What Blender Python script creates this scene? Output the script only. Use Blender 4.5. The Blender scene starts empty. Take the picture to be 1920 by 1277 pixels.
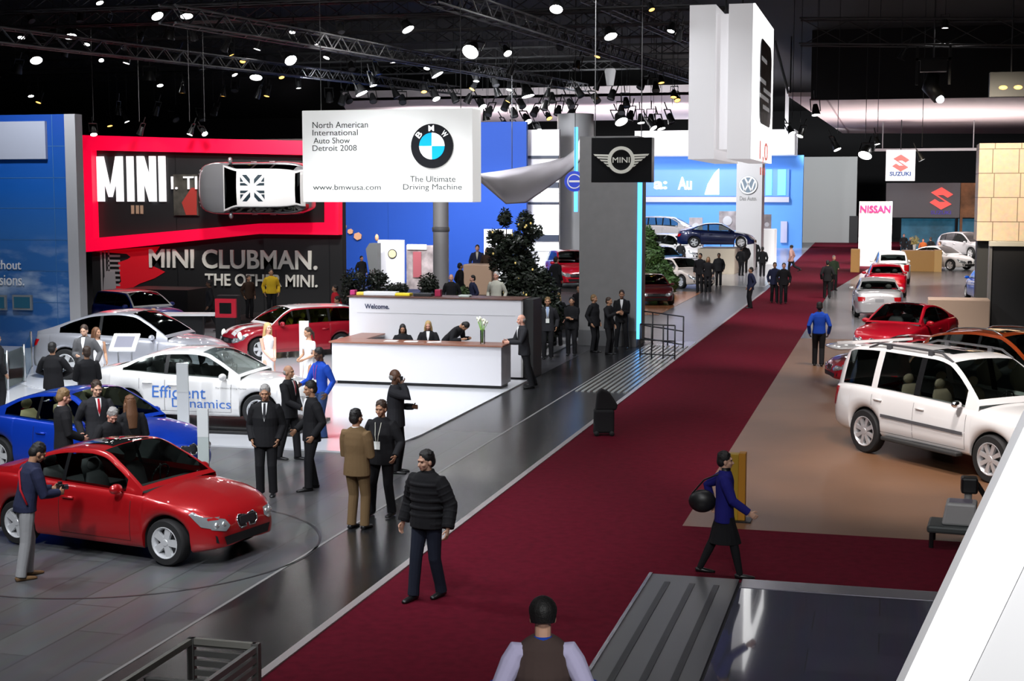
import bpy, bmesh, math, random
from mathutils import Vector, Matrix, noise
from mathutils.bvhtree import BVHTree
random.seed(7)
SC = bpy.context.scene
COL = SC.collection
V = Vector
R = math.radians
# ------------------------------------------------------------------ camera
CAM_H, FPX = 4.7, 2700.0
PITCH, YAW = math.atan(273 / FPX), R(14.66)
cd = bpy.data.cameras.new('camera')
cam = bpy.data.objects.new('camera', cd)
COL.objects.link(cam)
cam.location = (0, 0, CAM_H)
cam.rotation_euler = (R(90) - PITCH, 0, YAW)
cd.sensor_width = 36
cd.lens = 36 * FPX / 1920
cd.clip_end = 400
SC.camera = cam
SC.view_settings.view_transform = 'Standard'
SC.view_settings.look = 'None'
SC.view_settings.gamma = 1
SC.view_settings.exposure = 0.35
SC.cycles.sample_clamp_indirect = 6
# ------------------------------------------------------------------ world
w = bpy.data.worlds.new('hall_air')
SC.world = w
w.use_nodes = True
w.node_tree.nodes['Background'].inputs[0].default_value = (0.75, 0.8, 0.9, 1)
w.node_tree.nodes['Background'].inputs[1].default_value = 0.05


def lamp(x, y, z, power, col=(1, 1, 1), size=1.2, tgt=None, spot=None):
    if spot:
        d = bpy.data.lights.new('rig_and_fill_light', 'SPOT')
        d.spot_size = R(spot)
        d.spot_blend = 0.6
        d.shadow_soft_size = size
    else:
        d = bpy.data.lights.new('rig_and_fill_light', 'AREA')
        d.shape = 'DISK'
        d.size = size
    d.energy = power
    d.color = col
    o = bpy.data.objects.new('rig_and_fill_light', d)
    COL.objects.link(o)
    o.location = (x, y, z)
    t = V(tgt) if tgt else V((x, y, 0))
    o.rotation_euler = (t - V((x, y, z))).to_track_quat('-Z', 'Y').to_euler()
    return o


COOL = (0.93, 0.96, 1.0)
WARM = (1.0, 0.80, 0.66)
# stand of the white desk, left of the aisle
for (x, y, p, tx, ty) in [(-13.5, 17.5, 1500, -10.2, 17.3), (-8.5, 12.0, 1000, -9.5, 17), (-12.5, 24.0, 2600, -13.5, 27),
                          (-17, 28, 3000, -18.5, 33), (-10.5, 27.5, 1900, -11, 33.2), (-13, 31.0, 1500, -12, 35),
                          (-9, 20, 700, -8.5, 21), (-20, 22, 2200, -16, 27)]:
    lamp(x, y, 9.6, p, COOL, 0.5, (tx, ty, 0), spot=75)
# mini stand
for (x, y, p, t) in [(-22, 43, 2500, (-24, 50, 6)), (-17, 43, 2500, (-18, 50, 6)), (-17, 39, 900, (-17, 41, 0.5))]:
    lamp(x, y, 9.8, p, (1, .96, .93), 0.5, t, spot=80)
# blue back panels and left wall
for (x, y, p, t) in [(-24, 35, 1300, (-24, 40, 4)), (-26, 62, 5000, (-26, 72, 5)), (-19, 62, 5000, (-19, 72, 5)), (-20, 66, 3000, (-20, 70, 0))]:
    lamp(x, y, 10, p, COOL, 0.6, t, spot=95)
# added front fill for the people and the crate, high on the camera side
for (x, y, p, tx, ty) in [(-9, 7, 2600, -9.8, 19), (-15, 10, 2200, -13.5, 22), (-4, 9, 1100, -7, 19), (-7, 21, 900, -10.5, 34), (-13, 20, 1600, -17, 31), (-2.5, 8, 500, -1.9, 17.2), (-5.5, 5, 800, -6.9, 11.5)]:
    lamp(x, y, 9.4, p, COOL, 0.35, (tx, ty, 0.8), spot=42)
# added unseen pin spots: they make the sparkle on the car bodies
rg_ = random.Random(21)
for i in range(20):
    x, y = -19 + (i % 5) * 3.1 + rg_.uniform(-1, 1), 13 + (i // 5) * 6.5 + rg_.uniform(-2, 2)
    lamp(x, y, 9.7 + rg_.uniform(-.5, .5), 75, COOL, 0.08, (x + 1.5, y + 3, 0), spot=120)
for i in range(10):
    x, y = -2 + (i % 2) * 4 + rg_.uniform(-1, 1), 20 + (i // 2) * 8 + rg_.uniform(-2, 2)
    lamp(x, y, 9.4, 75, (1, .95, .9), 0.08, (x, y + 3, 0), spot=120)
# aisle: dim house light with two pools
for (x, y, p) in [(-4.3, 16, 200), (-4.3, 27, 330), (-3.5, 38, 220), (-3.5, 52, 1000), (-4, 66, 1400), (-4, 84, 2000), (-3, 110, 2500), (-1.0, 19, 260)]:
    lamp(x, y, 9.8, p, (1, .93, .95), 0.6, spot=80)
# right-hand stand
for (x, y, p, tx, ty) in [(0.8, 22.0, 2300, 1.2, 26), (3, 29, 1500, 2.2, 33), (0, 37, 2600, 0.3, 43),
                          (0, 50, 3200, -0.5, 56), (1, 62, 3000, 0, 70), (1, 76, 4500, 0, 84)]:
    lamp(x, y, 9.3, p, (1, .93, .88), 0.45, (tx, ty, 0), spot=70)
lamp(-3.2, 20.0, 9.2, 2600, (1, .95, .92), 0.4, (.8, 25.8, 1.1), spot=34)
lamp(3.5, 50, 9.0, 4600, (1, .86, .66), 0.5, (4.5, 58, 4.5), spot=70)
lamp(0, 92, 8.5, 5200, (1, .93, .9), 0.5, (-0.6, 98, 2.5), spot=70)
lamp(5, 92, 8.5, 5000, (1, .95, .9), 0.5, (4.5, 101, 0.5), spot=80)
# far stands
for (x, y, p, t) in [(-17, 80, 9000, (-19, 100, 1)), (-14, 118, 6000, (-14, 130, 5)), (-22, 112, 4500, (-22, 130, 4)), (-9, 88, 2200, (-9.5, 96, 3)),
                     (-6, 128, 9000, (-5, 146, 4)), (-12, 62, 2600, (-13, 70, 0)), (-8.5, 35, 1900, (-8.7, 44, 3.6)), (-9, 54, 1500, (-9, 60, 0)), (-8, 34, 350, (-7.5, 38, 0))]:
    lamp(x, y, 10.5, p, (.95, .97, 1), 0.6, t, spot=90)


# ------------------------------------------------------------------ pixel rays of the level hall
def ray(px, py):
    x = (px - 960) / FPX
    y = (638.5 - py) / FPX
    fy = math.cos(PITCH) + y * math.sin(PITCH)
    fz = -math.sin(PITCH) + y * math.cos(PITCH)
    c, s = math.cos(YAW), math.sin(YAW)
    return V((x * c - fy * s, x * s + fy * c, fz))


def G(px, py, z=0.0):
    r = ray(px, py)
    return V((0, 0, CAM_H)) + r * ((z - CAM_H) / r.z)


def AY(px, py, Y):
    r = ray(px, py)
    return V((0, 0, CAM_H)) + r * (Y / r.y)


def AX(px, py, X):
    r = ray(px, py)
    return V((0, 0, CAM_H)) + r * (X / r.x)


# ------------------------------------------------------------------ materials
MATS = {}


def mat(name, col, rough=0.5, metal=0.0, coat=0.0, emit=0.0, ecol=None, trans=0.0, bump=0.0, bscale=60, var=0.0, spec=0.5, alpha=1.0, vscale=3.0):
    if name in MATS:
        return MATS[name]
    m = bpy.data.materials.new(name)
    m.use_nodes = True
    nt = m.node_tree
    b = nt.nodes['Principled BSDF']
    b.inputs['Base Color'].default_value = (*col, 1)
    b.inputs['Roughness'].default_value = rough
    b.inputs['Metallic'].default_value = metal
    b.inputs['Coat Weight'].default_value = coat
    b.inputs['Coat Roughness'].default_value = 0.04
    b.inputs['Specular IOR Level'].default_value = spec
    b.inputs['Transmission Weight'].default_value = trans
    b.inputs['Alpha'].default_value = alpha
    if emit:
        b.inputs['Emission Color'].default_value = (*(ecol or col), 1)
        b.inputs['Emission Strength'].default_value = emit
    tc = None
    if bump or var:
        tc = nt.nodes.new('ShaderNodeTexCoord')
    if var:
        n = nt.nodes.new('ShaderNodeTexNoise')
        n.inputs['Scale'].default_value = vscale
        n.inputs['Detail'].default_value = 5
        r = nt.nodes.new('ShaderNodeValToRGB')
        r.color_ramp.elements[0].position = .3
        r.color_ramp.elements[1].position = .7
        r.color_ramp.elements[0].color = (*[c * (1 - var) for c in col], 1)
        r.color_ramp.elements[1].color = (*[min(1, c * (1 + var)) for c in col], 1)
        nt.links.new(tc.outputs['Object'], n.inputs['Vector'])
        nt.links.new(n.outputs['Fac'], r.inputs['Fac'])
        nt.links.new(r.outputs['Color'], b.inputs['Base Color'])
    if bump:
        n = nt.nodes.new('ShaderNodeTexNoise')
        n.inputs['Scale'].default_value = bscale
        bp = nt.nodes.new('ShaderNodeBump')
        bp.inputs['Strength'].default_value = bump
        bp.inputs['Distance'].default_value = 0.01
        nt.links.new(tc.outputs['Object'], n.inputs['Vector'])
        nt.links.new(n.outputs['Fac'], bp.inputs['Height'])
        nt.links.new(bp.outputs['Normal'], b.inputs['Normal'])
    MATS[name] = m
    return m


def brick_mat(name, c1, c2, mortar, scale, bw, rh, msize, rough=0.4, coat=0.0, swap=False, emit=0.0):
    if name in MATS:
        return MATS[name]
    m = bpy.data.materials.new(name)
    m.use_nodes = True
    nt = m.node_tree
    b = nt.nodes['Principled BSDF']
    b.inputs['Roughness'].default_value = rough
    b.inputs['Coat Weight'].default_value = coat
    tc = nt.nodes.new('ShaderNodeTexCoord')
    br = nt.nodes.new('ShaderNodeTexBrick')
    br.inputs['Color1'].default_value = (*c1, 1)
    br.inputs['Color2'].default_value = (*c2, 1)
    br.inputs['Mortar'].default_value = (*mortar, 1)
    br.inputs['Scale'].default_value = scale
    if name == 'beige_tiles':
        br.offset = 0.08
    br.inputs['Brick Width'].default_value = bw
    br.inputs['Row Height'].default_value = rh
    br.inputs['Mortar Size'].default_value = msize
    mp = nt.nodes.new('ShaderNodeMapping')
    if swap == 'floor':
        mp.inputs['Rotation'].default_value = (0, 0, R(90))
    elif swap == 'wall':
        mp.inputs['Rotation'].default_value = (R(-90), 0, 0)
    elif swap == 'wallx':
        mp.inputs['Rotation'].default_value = (R(-90), 0, R(90))
    nt.links.new(tc.outputs['Object'], mp.inputs['Vector'])
    nt.links.new(mp.outputs['Vector'], br.inputs['Vector'])
    n = nt.nodes.new('ShaderNodeTexNoise')
    n.inputs['Scale'].default_value = 6
    n.inputs['Detail'].default_value = 6
    mp2 = nt.nodes.new('ShaderNodeMapping')
    mp2.inputs['Scale'].default_value = (1, .12, 1)
    nt.links.new(tc.outputs['Object'], mp2.inputs['Vector'])
    nt.links.new(mp2.outputs['Vector'], n.inputs['Vector'])
    mx = nt.nodes.new('ShaderNodeMix')
    mx.data_type = 'RGBA'
    mx.blend_type = 'MULTIPLY'
    mx.inputs[0].default_value = 0.35
    nt.links.new(br.outputs['Color'], mx.inputs[6])
    nt.links.new(n.outputs['Color'], mx.inputs[7])
    nt.links.new(mx.outputs[2], b.inputs['Base Color'])
    MATS[name] = m
    return m


BLACK = mat('black_satin', (.006, .006, .007), .4)
DARKM = mat('dark_metal', (.02, .02, .022), .45, .6)
STEEL = mat('brushed_steel', (.55, .56, .58), .3, 1)
CHROME = mat('chrome', (.85, .86, .88), .12, 1)
RIMM = mat('alloy_rim', (.80, .81, .83), .3, .45)
TYRE = mat('tyre_rubber', (.012, .012, .013), .75)
WHITE = mat('white_lacquer', (.86, .86, .87), .35)
WHITEM = mat('white_matte', (.8, .8, .81), .7)
GLASS = None


def glass_mat(name, tint, k=0.75):
    """car window: tinted see-through film with mirror-like gloss"""
    if name in MATS:
        return MATS[name]
    m = bpy.data.materials.new(name)
    m.use_nodes = True
    nt = m.node_tree
    nt.nodes.clear()
    o = nt.nodes.new('ShaderNodeOutputMaterial')
    t = nt.nodes.new('ShaderNodeBsdfTransparent')
    t.inputs[0].default_value = (*tint, 1)
    g = nt.nodes.new('ShaderNodeBsdfGlossy')
    g.inputs['Roughness'].default_value = 0.05
    g.inputs[0].default_value = (.9, 1, .97, 1)
    f = nt.nodes.new('ShaderNodeFresnel')
    f.inputs[0].default_value = 1.55
    mx = nt.nodes.new('ShaderNodeMixShader')
    nt.links.new(f.outputs[0], mx.inputs[0])
    nt.links.new(t.outputs[0], mx.inputs[1])
    nt.links.new(g.outputs[0], mx.inputs[2])
    nt.links.new(mx.outputs[0], o.inputs[0])
    MATS[name] = m
    return m


GLASS = glass_mat('tinted_glass', (.52, .57, .55))
DGLASS = glass_mat('dark_glass', (.03, .035, .035))
CGLASS = glass_mat('clear_glass', (.94, .96, .96))


# ------------------------------------------------------------------ mesh helpers
class MB:
    def __init__(s):
        s.v = []
        s.f = []
        s.m = []

    def add(s, vs, fs, mi=0, M=None):
        o = len(s.v)
        s.v += [(M @ V(p)) if M else V(p) for p in vs]
        s.f += [tuple(i + o for i in f) for f in fs]
        s.m += [mi] * len(fs)
        return s

    def box(s, x0, y0, z0, x1, y1, z1, mi=0, M=None):
        vs = [(x, y, z) for z in (z0, z1) for y in (y0, y1) for x in (x0, x1)]
        fs = [(0, 2, 3, 1), (4, 5, 7, 6), (0, 1, 5, 4), (2, 6, 7, 3), (0, 4, 6, 2), (1, 3, 7, 5)]
        return s.add(vs, fs, mi, M)

    def cyl(s, p, q, r, r2=None, n=12, mi=0):
        p, q = V(p), V(q)
        return s.tube([p, q], [r, r if r2 is None else r2], n=n, mi=mi)

    def tube(s, pts, rad, n=10, mi=0, up=None, cap=True):
        """closed loft; rad items are r or (ra, rb) where ra runs along the side axis"""
        pts = [V(p) for p in pts]
        o = len(s.v)
        k = len(pts)
        prev = V(up) if up else None
        for i, p in enumerate(pts):
            if i == 0:
                d = pts[1] - p
            elif i == k - 1:
                d = p - pts[i - 1]
            else:
                d = (pts[i + 1] - p).normalized() + (p - pts[i - 1]).normalized()
            d = d.normalized() if d.length > 1e-9 else V((0, 0, 1))
            if prev is None:
                prev = V((0, 1, 0)) if abs(d.y) < .9 else V((1, 0, 0))
            b = prev - d * prev.dot(d)
            b = b.normalized() if b.length > 1e-6 else d.orthogonal().normalized()
            a = b.cross(d)
            if not up:
                prev = b
            ra, rb = rad[i] if isinstance(rad[i], (tuple, list)) else (rad[i], rad[i])
            for j in range(n):
                t = 2 * math.pi * j / n
                s.v.append(p + a * (ra * math.cos(t)) + b * (rb * math.sin(t)))
        for i in range(k - 1):
            for j in range(n):
                j2 = (j + 1) % n
                s.f.append((o + i * n + j, o + i * n + j2, o + (i + 1) * n + j2, o + (i + 1) * n + j))
                s.m.append(mi)
        if cap:
            s.f.append(tuple(o + j for j in reversed(range(n))))
            s.f.append(tuple(o + (k - 1) * n + j for j in range(n)))
            s.m += [mi, mi]
        return s

    def ell(s, c, r, M=None, n=14, k=9, mi=0):
        c = V(c)
        vs = [(0, 0, -1)]
        for i in range(1, k):
            t = math.pi * i / k
            for j in range(n):
                a = 2 * math.pi * j / n
                vs.append((math.sin(t) * math.cos(a), math.sin(t) * math.sin(a), -math.cos(t)))
        vs.append((0, 0, 1))
        vs = [V((c.x + p[0] * r[0], c.y + p[1] * r[1], c.z + p[2] * r[2])) for p in vs]
        fs = [(0, 1 + (j + 1) % n, 1 + j) for j in range(n)]
        for i in range(k - 2):
            for j in range(n):
                a, b = 1 + i * n + j, 1 + i * n + (j + 1) % n
                fs.append((a, b, b + n, a + n))
        L = len(vs) - 1
        fs += [(L, L - n + j, L - n + (j + 1) % n) for j in range(n)]
        return s.add(vs, fs, mi, M)

    def prism(s, poly, a, b, axis='y', mi=0, M=None):
        """extrude a 2D outline between a and b along an axis"""
        n = len(poly)
        if axis == 'y':
            vs = [(p[0], a, p[1]) for p in poly] + [(p[0], b, p[1]) for p in poly]
        elif axis == 'x':
            vs = [(a, p[0], p[1]) for p in poly] + [(b, p[0], p[1]) for p in poly]
        else:
            vs = [(p[0], p[1], a) for p in poly] + [(p[0], p[1], b) for p in poly]
        fs = [tuple(range(n)), tuple(reversed(range(n, 2 * n)))]
        fs += [(i, i + n, (i + 1) % n + n, (i + 1) % n) for i in range(n)]
        return s.add(vs, fs, mi, M)

    def lathe(s, prof, n=24, mi=0, M=None, axis='y'):
        """prof: (radius, along)"""
        vs, fs = [], []
        k = len(prof)
        for j in range(n):
            a = 2 * math.pi * j / n
            for r, t in prof:
                if axis == 'y':
                    vs.append((r * math.cos(a), t, r * math.sin(a)))
                else:
                    vs.append((r * math.cos(a), r * math.sin(a), t))
        for j in range(n):
            for i in range(k - 1):
                a, b = j * k + i, ((j + 1) % n) * k + i
                fs.append((a, a + 1, b + 1, b))
        return s.add(vs, fs, mi, M)

    def mesh(s, name, mats, smooth=False, fix=True, sharp=None):
        me = bpy.data.meshes.new(name)
        me.from_pydata([tuple(p) for p in s.v], [], s.f)
        for m in mats:
            me.materials.append(m)
        me.polygons.foreach_set('material_index', s.m)
        if fix:
            bm = bmesh.new()
            bm.from_mesh(me)
            bmesh.ops.recalc_face_normals(bm, faces=bm.faces)
            bm.to_mesh(me)
            bm.free()
        if smooth:
            me.polygons.foreach_set('use_smooth', [True] * len(me.polygons))
            if sharp:
                me.set_sharp_from_angle(angle=R(sharp))
        me.update()
        return me

    def build(s, name, mats, parent=None, smooth=False, loc=None, rot=None, sharp=None, fix=True):
        if not isinstance(mats, (list, tuple)):
            mats = [mats]
        o = bpy.data.objects.new(name, s.mesh(name, mats, smooth, fix, sharp))
        COL.objects.link(o)
        o.parent = parent
        if loc is not None:
            o.location = loc
        if rot is not None:
            o.rotation_euler = rot
        return o


def tag(o, label=None, cat=None, group=None, kind=None):
    if label:
        o['label'] = label
    if cat:
        o['category'] = cat
    if group:
        o['group'] = group
    if kind:
        o['kind'] = kind
    return o


def thing(name, label, cat, loc=(0, 0, 0), rz=0, group=None, scale=1):
    o = bpy.data.objects.new(name, None)
    COL.objects.link(o)
    o.location = loc
    o.rotation_euler = (0, 0, rz)
    o.scale = (scale,) * 3
    o.empty_display_size = .2
    return tag(o, label, cat, group)


def struct(name, mb, m, **k):
    return tag(mb.build(name, m, **k), kind='structure')


def copy_tree(o, parent=None):
    c = o.copy()
    COL.objects.link(c)
    c.parent = parent
    for ch in list(o.children):
        copy_tree(ch, c)
    return c


def bevel(o, wd=.01, seg=2):
    m = o.modifiers.new('bevel', 'BEVEL')
    m.width = wd
    m.segments = seg
    m.limit_method = 'ANGLE'
    return o


def text(name, body, m, box, plane='y', parent=None, ext=.01, bold=0.0, stretch=True, base=0.0):
    """lettering fitted in a box: plane 'y' -> (x0, z0, x1, z1) at Y=base facing -Y; 'x' -> (y0,z0,y1,z1) at X=base facing +X"""
    c = bpy.data.curves.new(name, 'FONT')
    c.body = body
    c.extrude = ext
    c.offset = bold
    c.align_x = 'LEFT'
    c.resolution_u = 4
    t = bpy.data.objects.new(name, c)
    me = bpy.data.meshes.new_from_object(t)
    bpy.data.objects.remove(t)
    xs = [v.co.x for v in me.vertices]
    ys = [v.co.y for v in me.vertices]
    x0, x1, y0, y1 = min(xs), max(xs), min(ys), max(ys)
    a0, b0, a1, b1 = box
    sy = (b1 - b0) / (y1 - y0)
    sx = (a1 - a0) / (x1 - x0) if stretch else sy
    for v in me.vertices:
        u, t_, d = (v.co.x - x0) * sx + a0, (v.co.y - y0) * sy + b0, v.co.z
        if plane == 'y':
            v.co = (u, base - d, t_)
        elif plane == 'x':
            v.co = (base + d, u, t_)
        elif plane == '-y':
            v.co = (-u, base + d, t_)
    me.materials.clear()
    me.materials.append(m)
    o = bpy.data.objects.new(name, me)
    COL.objects.link(o)
    o.parent = parent
    return o


def disc(mb, cx, cz, r, y0, y1, n=32, mi=0, a0=0, a1=360, ri=0.0):
    """disc, ring or sector slab in the XZ plane"""
    k = max(2, int(n * (a1 - a0) / 360))
    pts = [(cx + r * math.cos(R(a0 + (a1 - a0) * i / k)), cz + r * math.sin(R(a0 + (a1 - a0) * i / k))) for i in range(k + 1)]
    if ri:
        inn = [(cx + ri * math.cos(R(a0 + (a1 - a0) * i / k)), cz + ri * math.sin(R(a0 + (a1 - a0) * i / k))) for i in range(k + 1)]
        for i in range(k):
            mb.prism([pts[i], pts[i + 1], inn[i + 1], inn[i]], y0, y1, mi=mi)
    elif a1 - a0 < 360:
        mb.prism([(cx, cz)] + pts, y0, y1, mi=mi)
    else:
        mb.prism(pts[:-1], y0, y1, mi=mi)
    return mb


def decal(bvh, poly, axis, sgn, off=.006, maxe=.07, mi=0, mb=None, far=6):
    """press a flat outline onto a surface: axis 'y' -> outline in (x,z) seen from the side, 'x' -> outline in (y,z) from the end, 'z' from above"""
    bm = bmesh.new()
    vs = [bm.verts.new((p[0], p[1], 0)) for p in poly]
    bm.faces.new(vs)
    bmesh.ops.triangulate(bm, faces=bm.faces)
    for _ in range(5):
        e = [e for e in bm.edges if e.calc_length() > maxe]
        if not e:
            break
        bmesh.ops.subdivide_edges(bm, edges=e, cuts=1)
        bmesh.ops.triangulate(bm, faces=[f for f in bm.faces if len(f.verts) > 3])
    out = []
    for v in bm.verts:
        a, b = v.co.x, v.co.y
        if axis == 'y':
            o, d = V((a, sgn * far, b)), V((0, -sgn, 0))
        elif axis == 'x':
            o, d = V((sgn * far, a, b)), V((-sgn, 0, 0))
        else:
            o, d = V((a, b, sgn * far)), V((0, 0, -sgn))
        h = bvh.ray_cast(o, d)
        if h[0] is None:
            h = bvh.find_nearest(o + d * (far - 1))
        out.append(h[0] - d * off)
    bm.verts.index_update()
    fs = [tuple(v.index for v in f.verts) for f in bm.faces]
    bm.free()
    mb = mb or MB()
    mb.add(out, fs, mi)
    return mb


# ------------------------------------------------------------------ cars
def pch(pts, x):
    """monotone smooth curve through control points"""
    if x <= pts[0][0]:
        return pts[0][1]
    if x >= pts[-1][0]:
        return pts[-1][1]
    n = len(pts)
    for i in range(n - 1):
        if x <= pts[i + 1][0]:
            break
    h = pts[i + 1][0] - pts[i][0]
    dk = (pts[i + 1][1] - pts[i][1]) / h

    def slope(j):
        if j <= 0:
            return (pts[1][1] - pts[0][1]) / (pts[1][0] - pts[0][0])
        if j >= n - 1:
            return (pts[-1][1] - pts[-2][1]) / (pts[-1][0] - pts[-2][0])
        a = (pts[j][1] - pts[j - 1][1]) / (pts[j][0] - pts[j - 1][0])
        b = (pts[j + 1][1] - pts[j][1]) / (pts[j + 1][0] - pts[j][0])
        return 0 if a * b <= 0 else 2 * a * b / (a + b)
    m0, m1 = slope(i), slope(i + 1)
    t = (x - pts[i][0]) / h
    return ((2 * t**3 - 3 * t**2 + 1) * pts[i][1] + (t**3 - 2 * t**2 + t) * h * m0 + (-2 * t**3 + 3 * t**2) * pts[i + 1][1] + (t**3 - t**2) * h * m1)


# all metres, x forward from the middle of the car
SPECS = {
    'coupe': dict(L=4.26, W=1.75, H=1.42, xf=1.42, xr=-1.24, R=.315, low=.20,
                  top=[(-2.13, .62), (-2.08, .92), (-2.0, 1.02), (-1.5, 1.07), (-1, 1.06), (.6, 1.02), (.85, .99), (1.3, .94), (1.75, .83), (2.02, .70), (2.11, .60), (2.13, .52)],
                  belt=[(-2.13, .60), (-2.0, .94), (-1.4, 1.00), (-.5, .96), (.7, .91), (1.4, .85), (1.9, .72), (2.13, .50)],
                  roof=[(-1.62, 1.03), (-1.3, 1.13), (-.85, 1.31), (-.4, 1.40), (0, 1.42), (.2, 1.395), (.5, 1.26), (.85, 1.06), (1.0, .96)],
                  glassx=(-.80, .16), win=[(-1.12, -.42), (-.36, .72)], doors=[-.42, .84]),
    'sedan': dict(L=4.62, W=1.82, H=1.44, xf=1.50, xr=-1.28, R=.33, low=.20,
                  top=[(-2.31, .62), (-2.25, .95), (-2.1, 1.06), (-1.6, 1.12), (-1, 1.10), (.7, 1.04), (1.0, 1.0), (1.5, .94), (1.95, .83), (2.2, .70), (2.28, .6), (2.31, .52)],
                  belt=[(-2.31, .62), (-2.1, .98), (-1.4, 1.03), (-.5, .98), (.8, .92), (1.5, .86), (2.0, .73), (2.31, .50)],
                  roof=[(-1.75, 1.08), (-1.4, 1.17), (-.95, 1.34), (-.45, 1.43), (0, 1.44), (.3, 1.41), (.6, 1.28), (1.0, 1.05), (1.12, .98)],
                  glassx=(-.95, .24), win=[(-1.40, -.50), (-.42, .86)], doors=[-1.0, -.46, .95]),
    'suvcoupe': dict(L=4.88, W=1.98, H=1.69, xf=1.50, xr=-1.44, R=.39, low=.27,
                     top=[(-2.44, .80), (-2.38, 1.12), (-2.25, 1.22), (-1.8, 1.27), (.9, 1.16), (1.2, 1.12), (1.7, 1.06), (2.1, .96), (2.35, .80), (2.44, .62)],
                     belt=[(-2.44, .78), (-2.25, 1.12), (-1.4, 1.16), (-.5, 1.12), (.9, 1.05), (1.6, .99), (2.1, .85), (2.44, .60)],
                     roof=[(-2.3, 1.2), (-1.9, 1.30), (-1.3, 1.50), (-.7, 1.65), (-.1, 1.69), (.3, 1.65), (.7, 1.47), (1.1, 1.22), (1.28, 1.1)],
                     glassx=(-.95, .26), win=[(-1.62, -.56), (-.48, .98)], doors=[-1.1, -.5, 1.05]),
    'suv': dict(L=5.26, W=2.0, H=1.92, xf=1.62, xr=-1.51, R=.40, low=.38,
                top=[(-2.63, .85), (-2.6, 1.15), (-2.5, 1.25), (1.0, 1.25), (1.3, 1.22), (1.9, 1.18), (2.3, 1.10), (2.5, .98), (2.58, .8), (2.63, .6)],
                belt=[(-2.63, .84), (-2.55, 1.15), (-1.5, 1.20), (.9, 1.14), (1.7, 1.09), (2.3, 1.0), (2.55, .84), (2.63, .6)],
                roof=[(-2.58, 1.2), (-2.50, 1.50), (-2.36, 1.80), (-2.1, 1.88), (-1.2, 1.92), (0, 1.91), (.35, 1.86), (.6, 1.74), (1.0, 1.45), (1.26, 1.22)],
                glassx=(-2.35, .42), win=[(-2.30, -1.42), (-1.26, -.30), (-.16, .95)], doors=[-1.3, -.22, 1.05]),
    'crossover': dict(L=4.77, W=1.88, H=1.69, xf=1.46, xr=-1.36, R=.37, low=.28,
                      top=[(-2.38, .75), (-2.34, 1.05), (-2.2, 1.15), (1.0, 1.12), (1.3, 1.08), (1.8, 1.0), (2.15, .86), (2.32, .7), (2.38, .55)],
                      belt=[(-2.38, .74), (-2.25, 1.08), (-1.3, 1.12), (.9, 1.02), (1.6, .95), (2.1, .8), (2.38, .55)],
                      roof=[(-2.3, 1.12), (-2.15, 1.30), (-1.85, 1.52), (-1.3, 1.63), (-.5, 1.69), (.1, 1.66), (.5, 1.52), (.95, 1.26), (1.3, 1.05)],
                      glassx=(-1.85, .2), win=[(-1.9, -1.35), (-1.25, -.42), (-.34, .98)], doors=[-1.2, -.38, 1.05]),
    'hatch': dict(L=4.0, W=1.72, H=1.48, xf=1.28, xr=-1.22, R=.31, low=.20,
                  top=[(-2.0, .70), (-1.97, .95), (-1.85, 1.02), (.8, 1.02), (1.1, .98), (1.5, .90), (1.8, .78), (1.95, .64), (2.0, .5)],
                  belt=[(-2.0, .70), (-1.85, .98), (-1, 1.0), (.7, .94), (1.4, .85), (1.8, .70), (2.0, .48)],
                  roof=[(-1.93, 1.0), (-1.8, 1.18), (-1.6, 1.38), (-1.1, 1.46), (-.4, 1.48), (.1, 1.45), (.45, 1.32), (.9, 1.06), (1.08, .97)],
                  glassx=(-1.58, .18), win=[(-1.55, -1.1), (-1.0, -.38), (-.3, .78)], doors=[-1.05, -.34, .85]),
    'mini': dict(L=3.95, W=1.68, H=1.42, xf=1.30, xr=-1.25, R=.31, low=.18,
                 top=[(-1.97, .66), (-1.94, .9), (-1.86, .96), (.75, .98), (1.0, .96), (1.5, .92), (1.8, .82), (1.93, .68), (1.975, .5)],
                 belt=[(-1.97, .66), (-1.85, .94), (-1, .96), (.7, .92), (1.3, .86), (1.75, .74), (1.97, .48)],
                 roof=[(-1.92, .95), (-1.86, 1.15), (-1.78, 1.34), (-1.4, 1.40), (-.5, 1.42), (.15, 1.40), (.42, 1.30), (.75, 1.08), (.92, .95)],
                 glassx=(-1.75, .24), win=[(-1.68, -.95), (-.87, -.3), (-.22, .70)], doors=[-.9, -.26, .82]),
    'van': dict(L=5.1, W=1.95, H=1.76, xf=1.65, xr=-1.45, R=.34, low=.22,
                top=[(-2.55, .8), (-2.52, 1.1), (-2.4, 1.2), (1.3, 1.15), (1.6, 1.08), (2.0, .96), (2.35, .8), (2.5, .65), (2.55, .5)],
                belt=[(-2.55, .8), (-2.4, 1.12), (-1, 1.12), (1.2, 1.0), (1.9, .88), (2.35, .7), (2.55, .5)],
                roof=[(-2.48, 1.18), (-2.35, 1.45), (-2.15, 1.68), (-1.2, 1.76), (0, 1.75), (.5, 1.68), (.9, 1.5), (1.4, 1.2), (1.6, 1.07)],
                glassx=(-2.15, .6), win=[(-2.2, -1.3), (-1.2, -.15), (-.05, 1.1)], doors=[-1.25, -.1, 1.2]),
}


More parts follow.
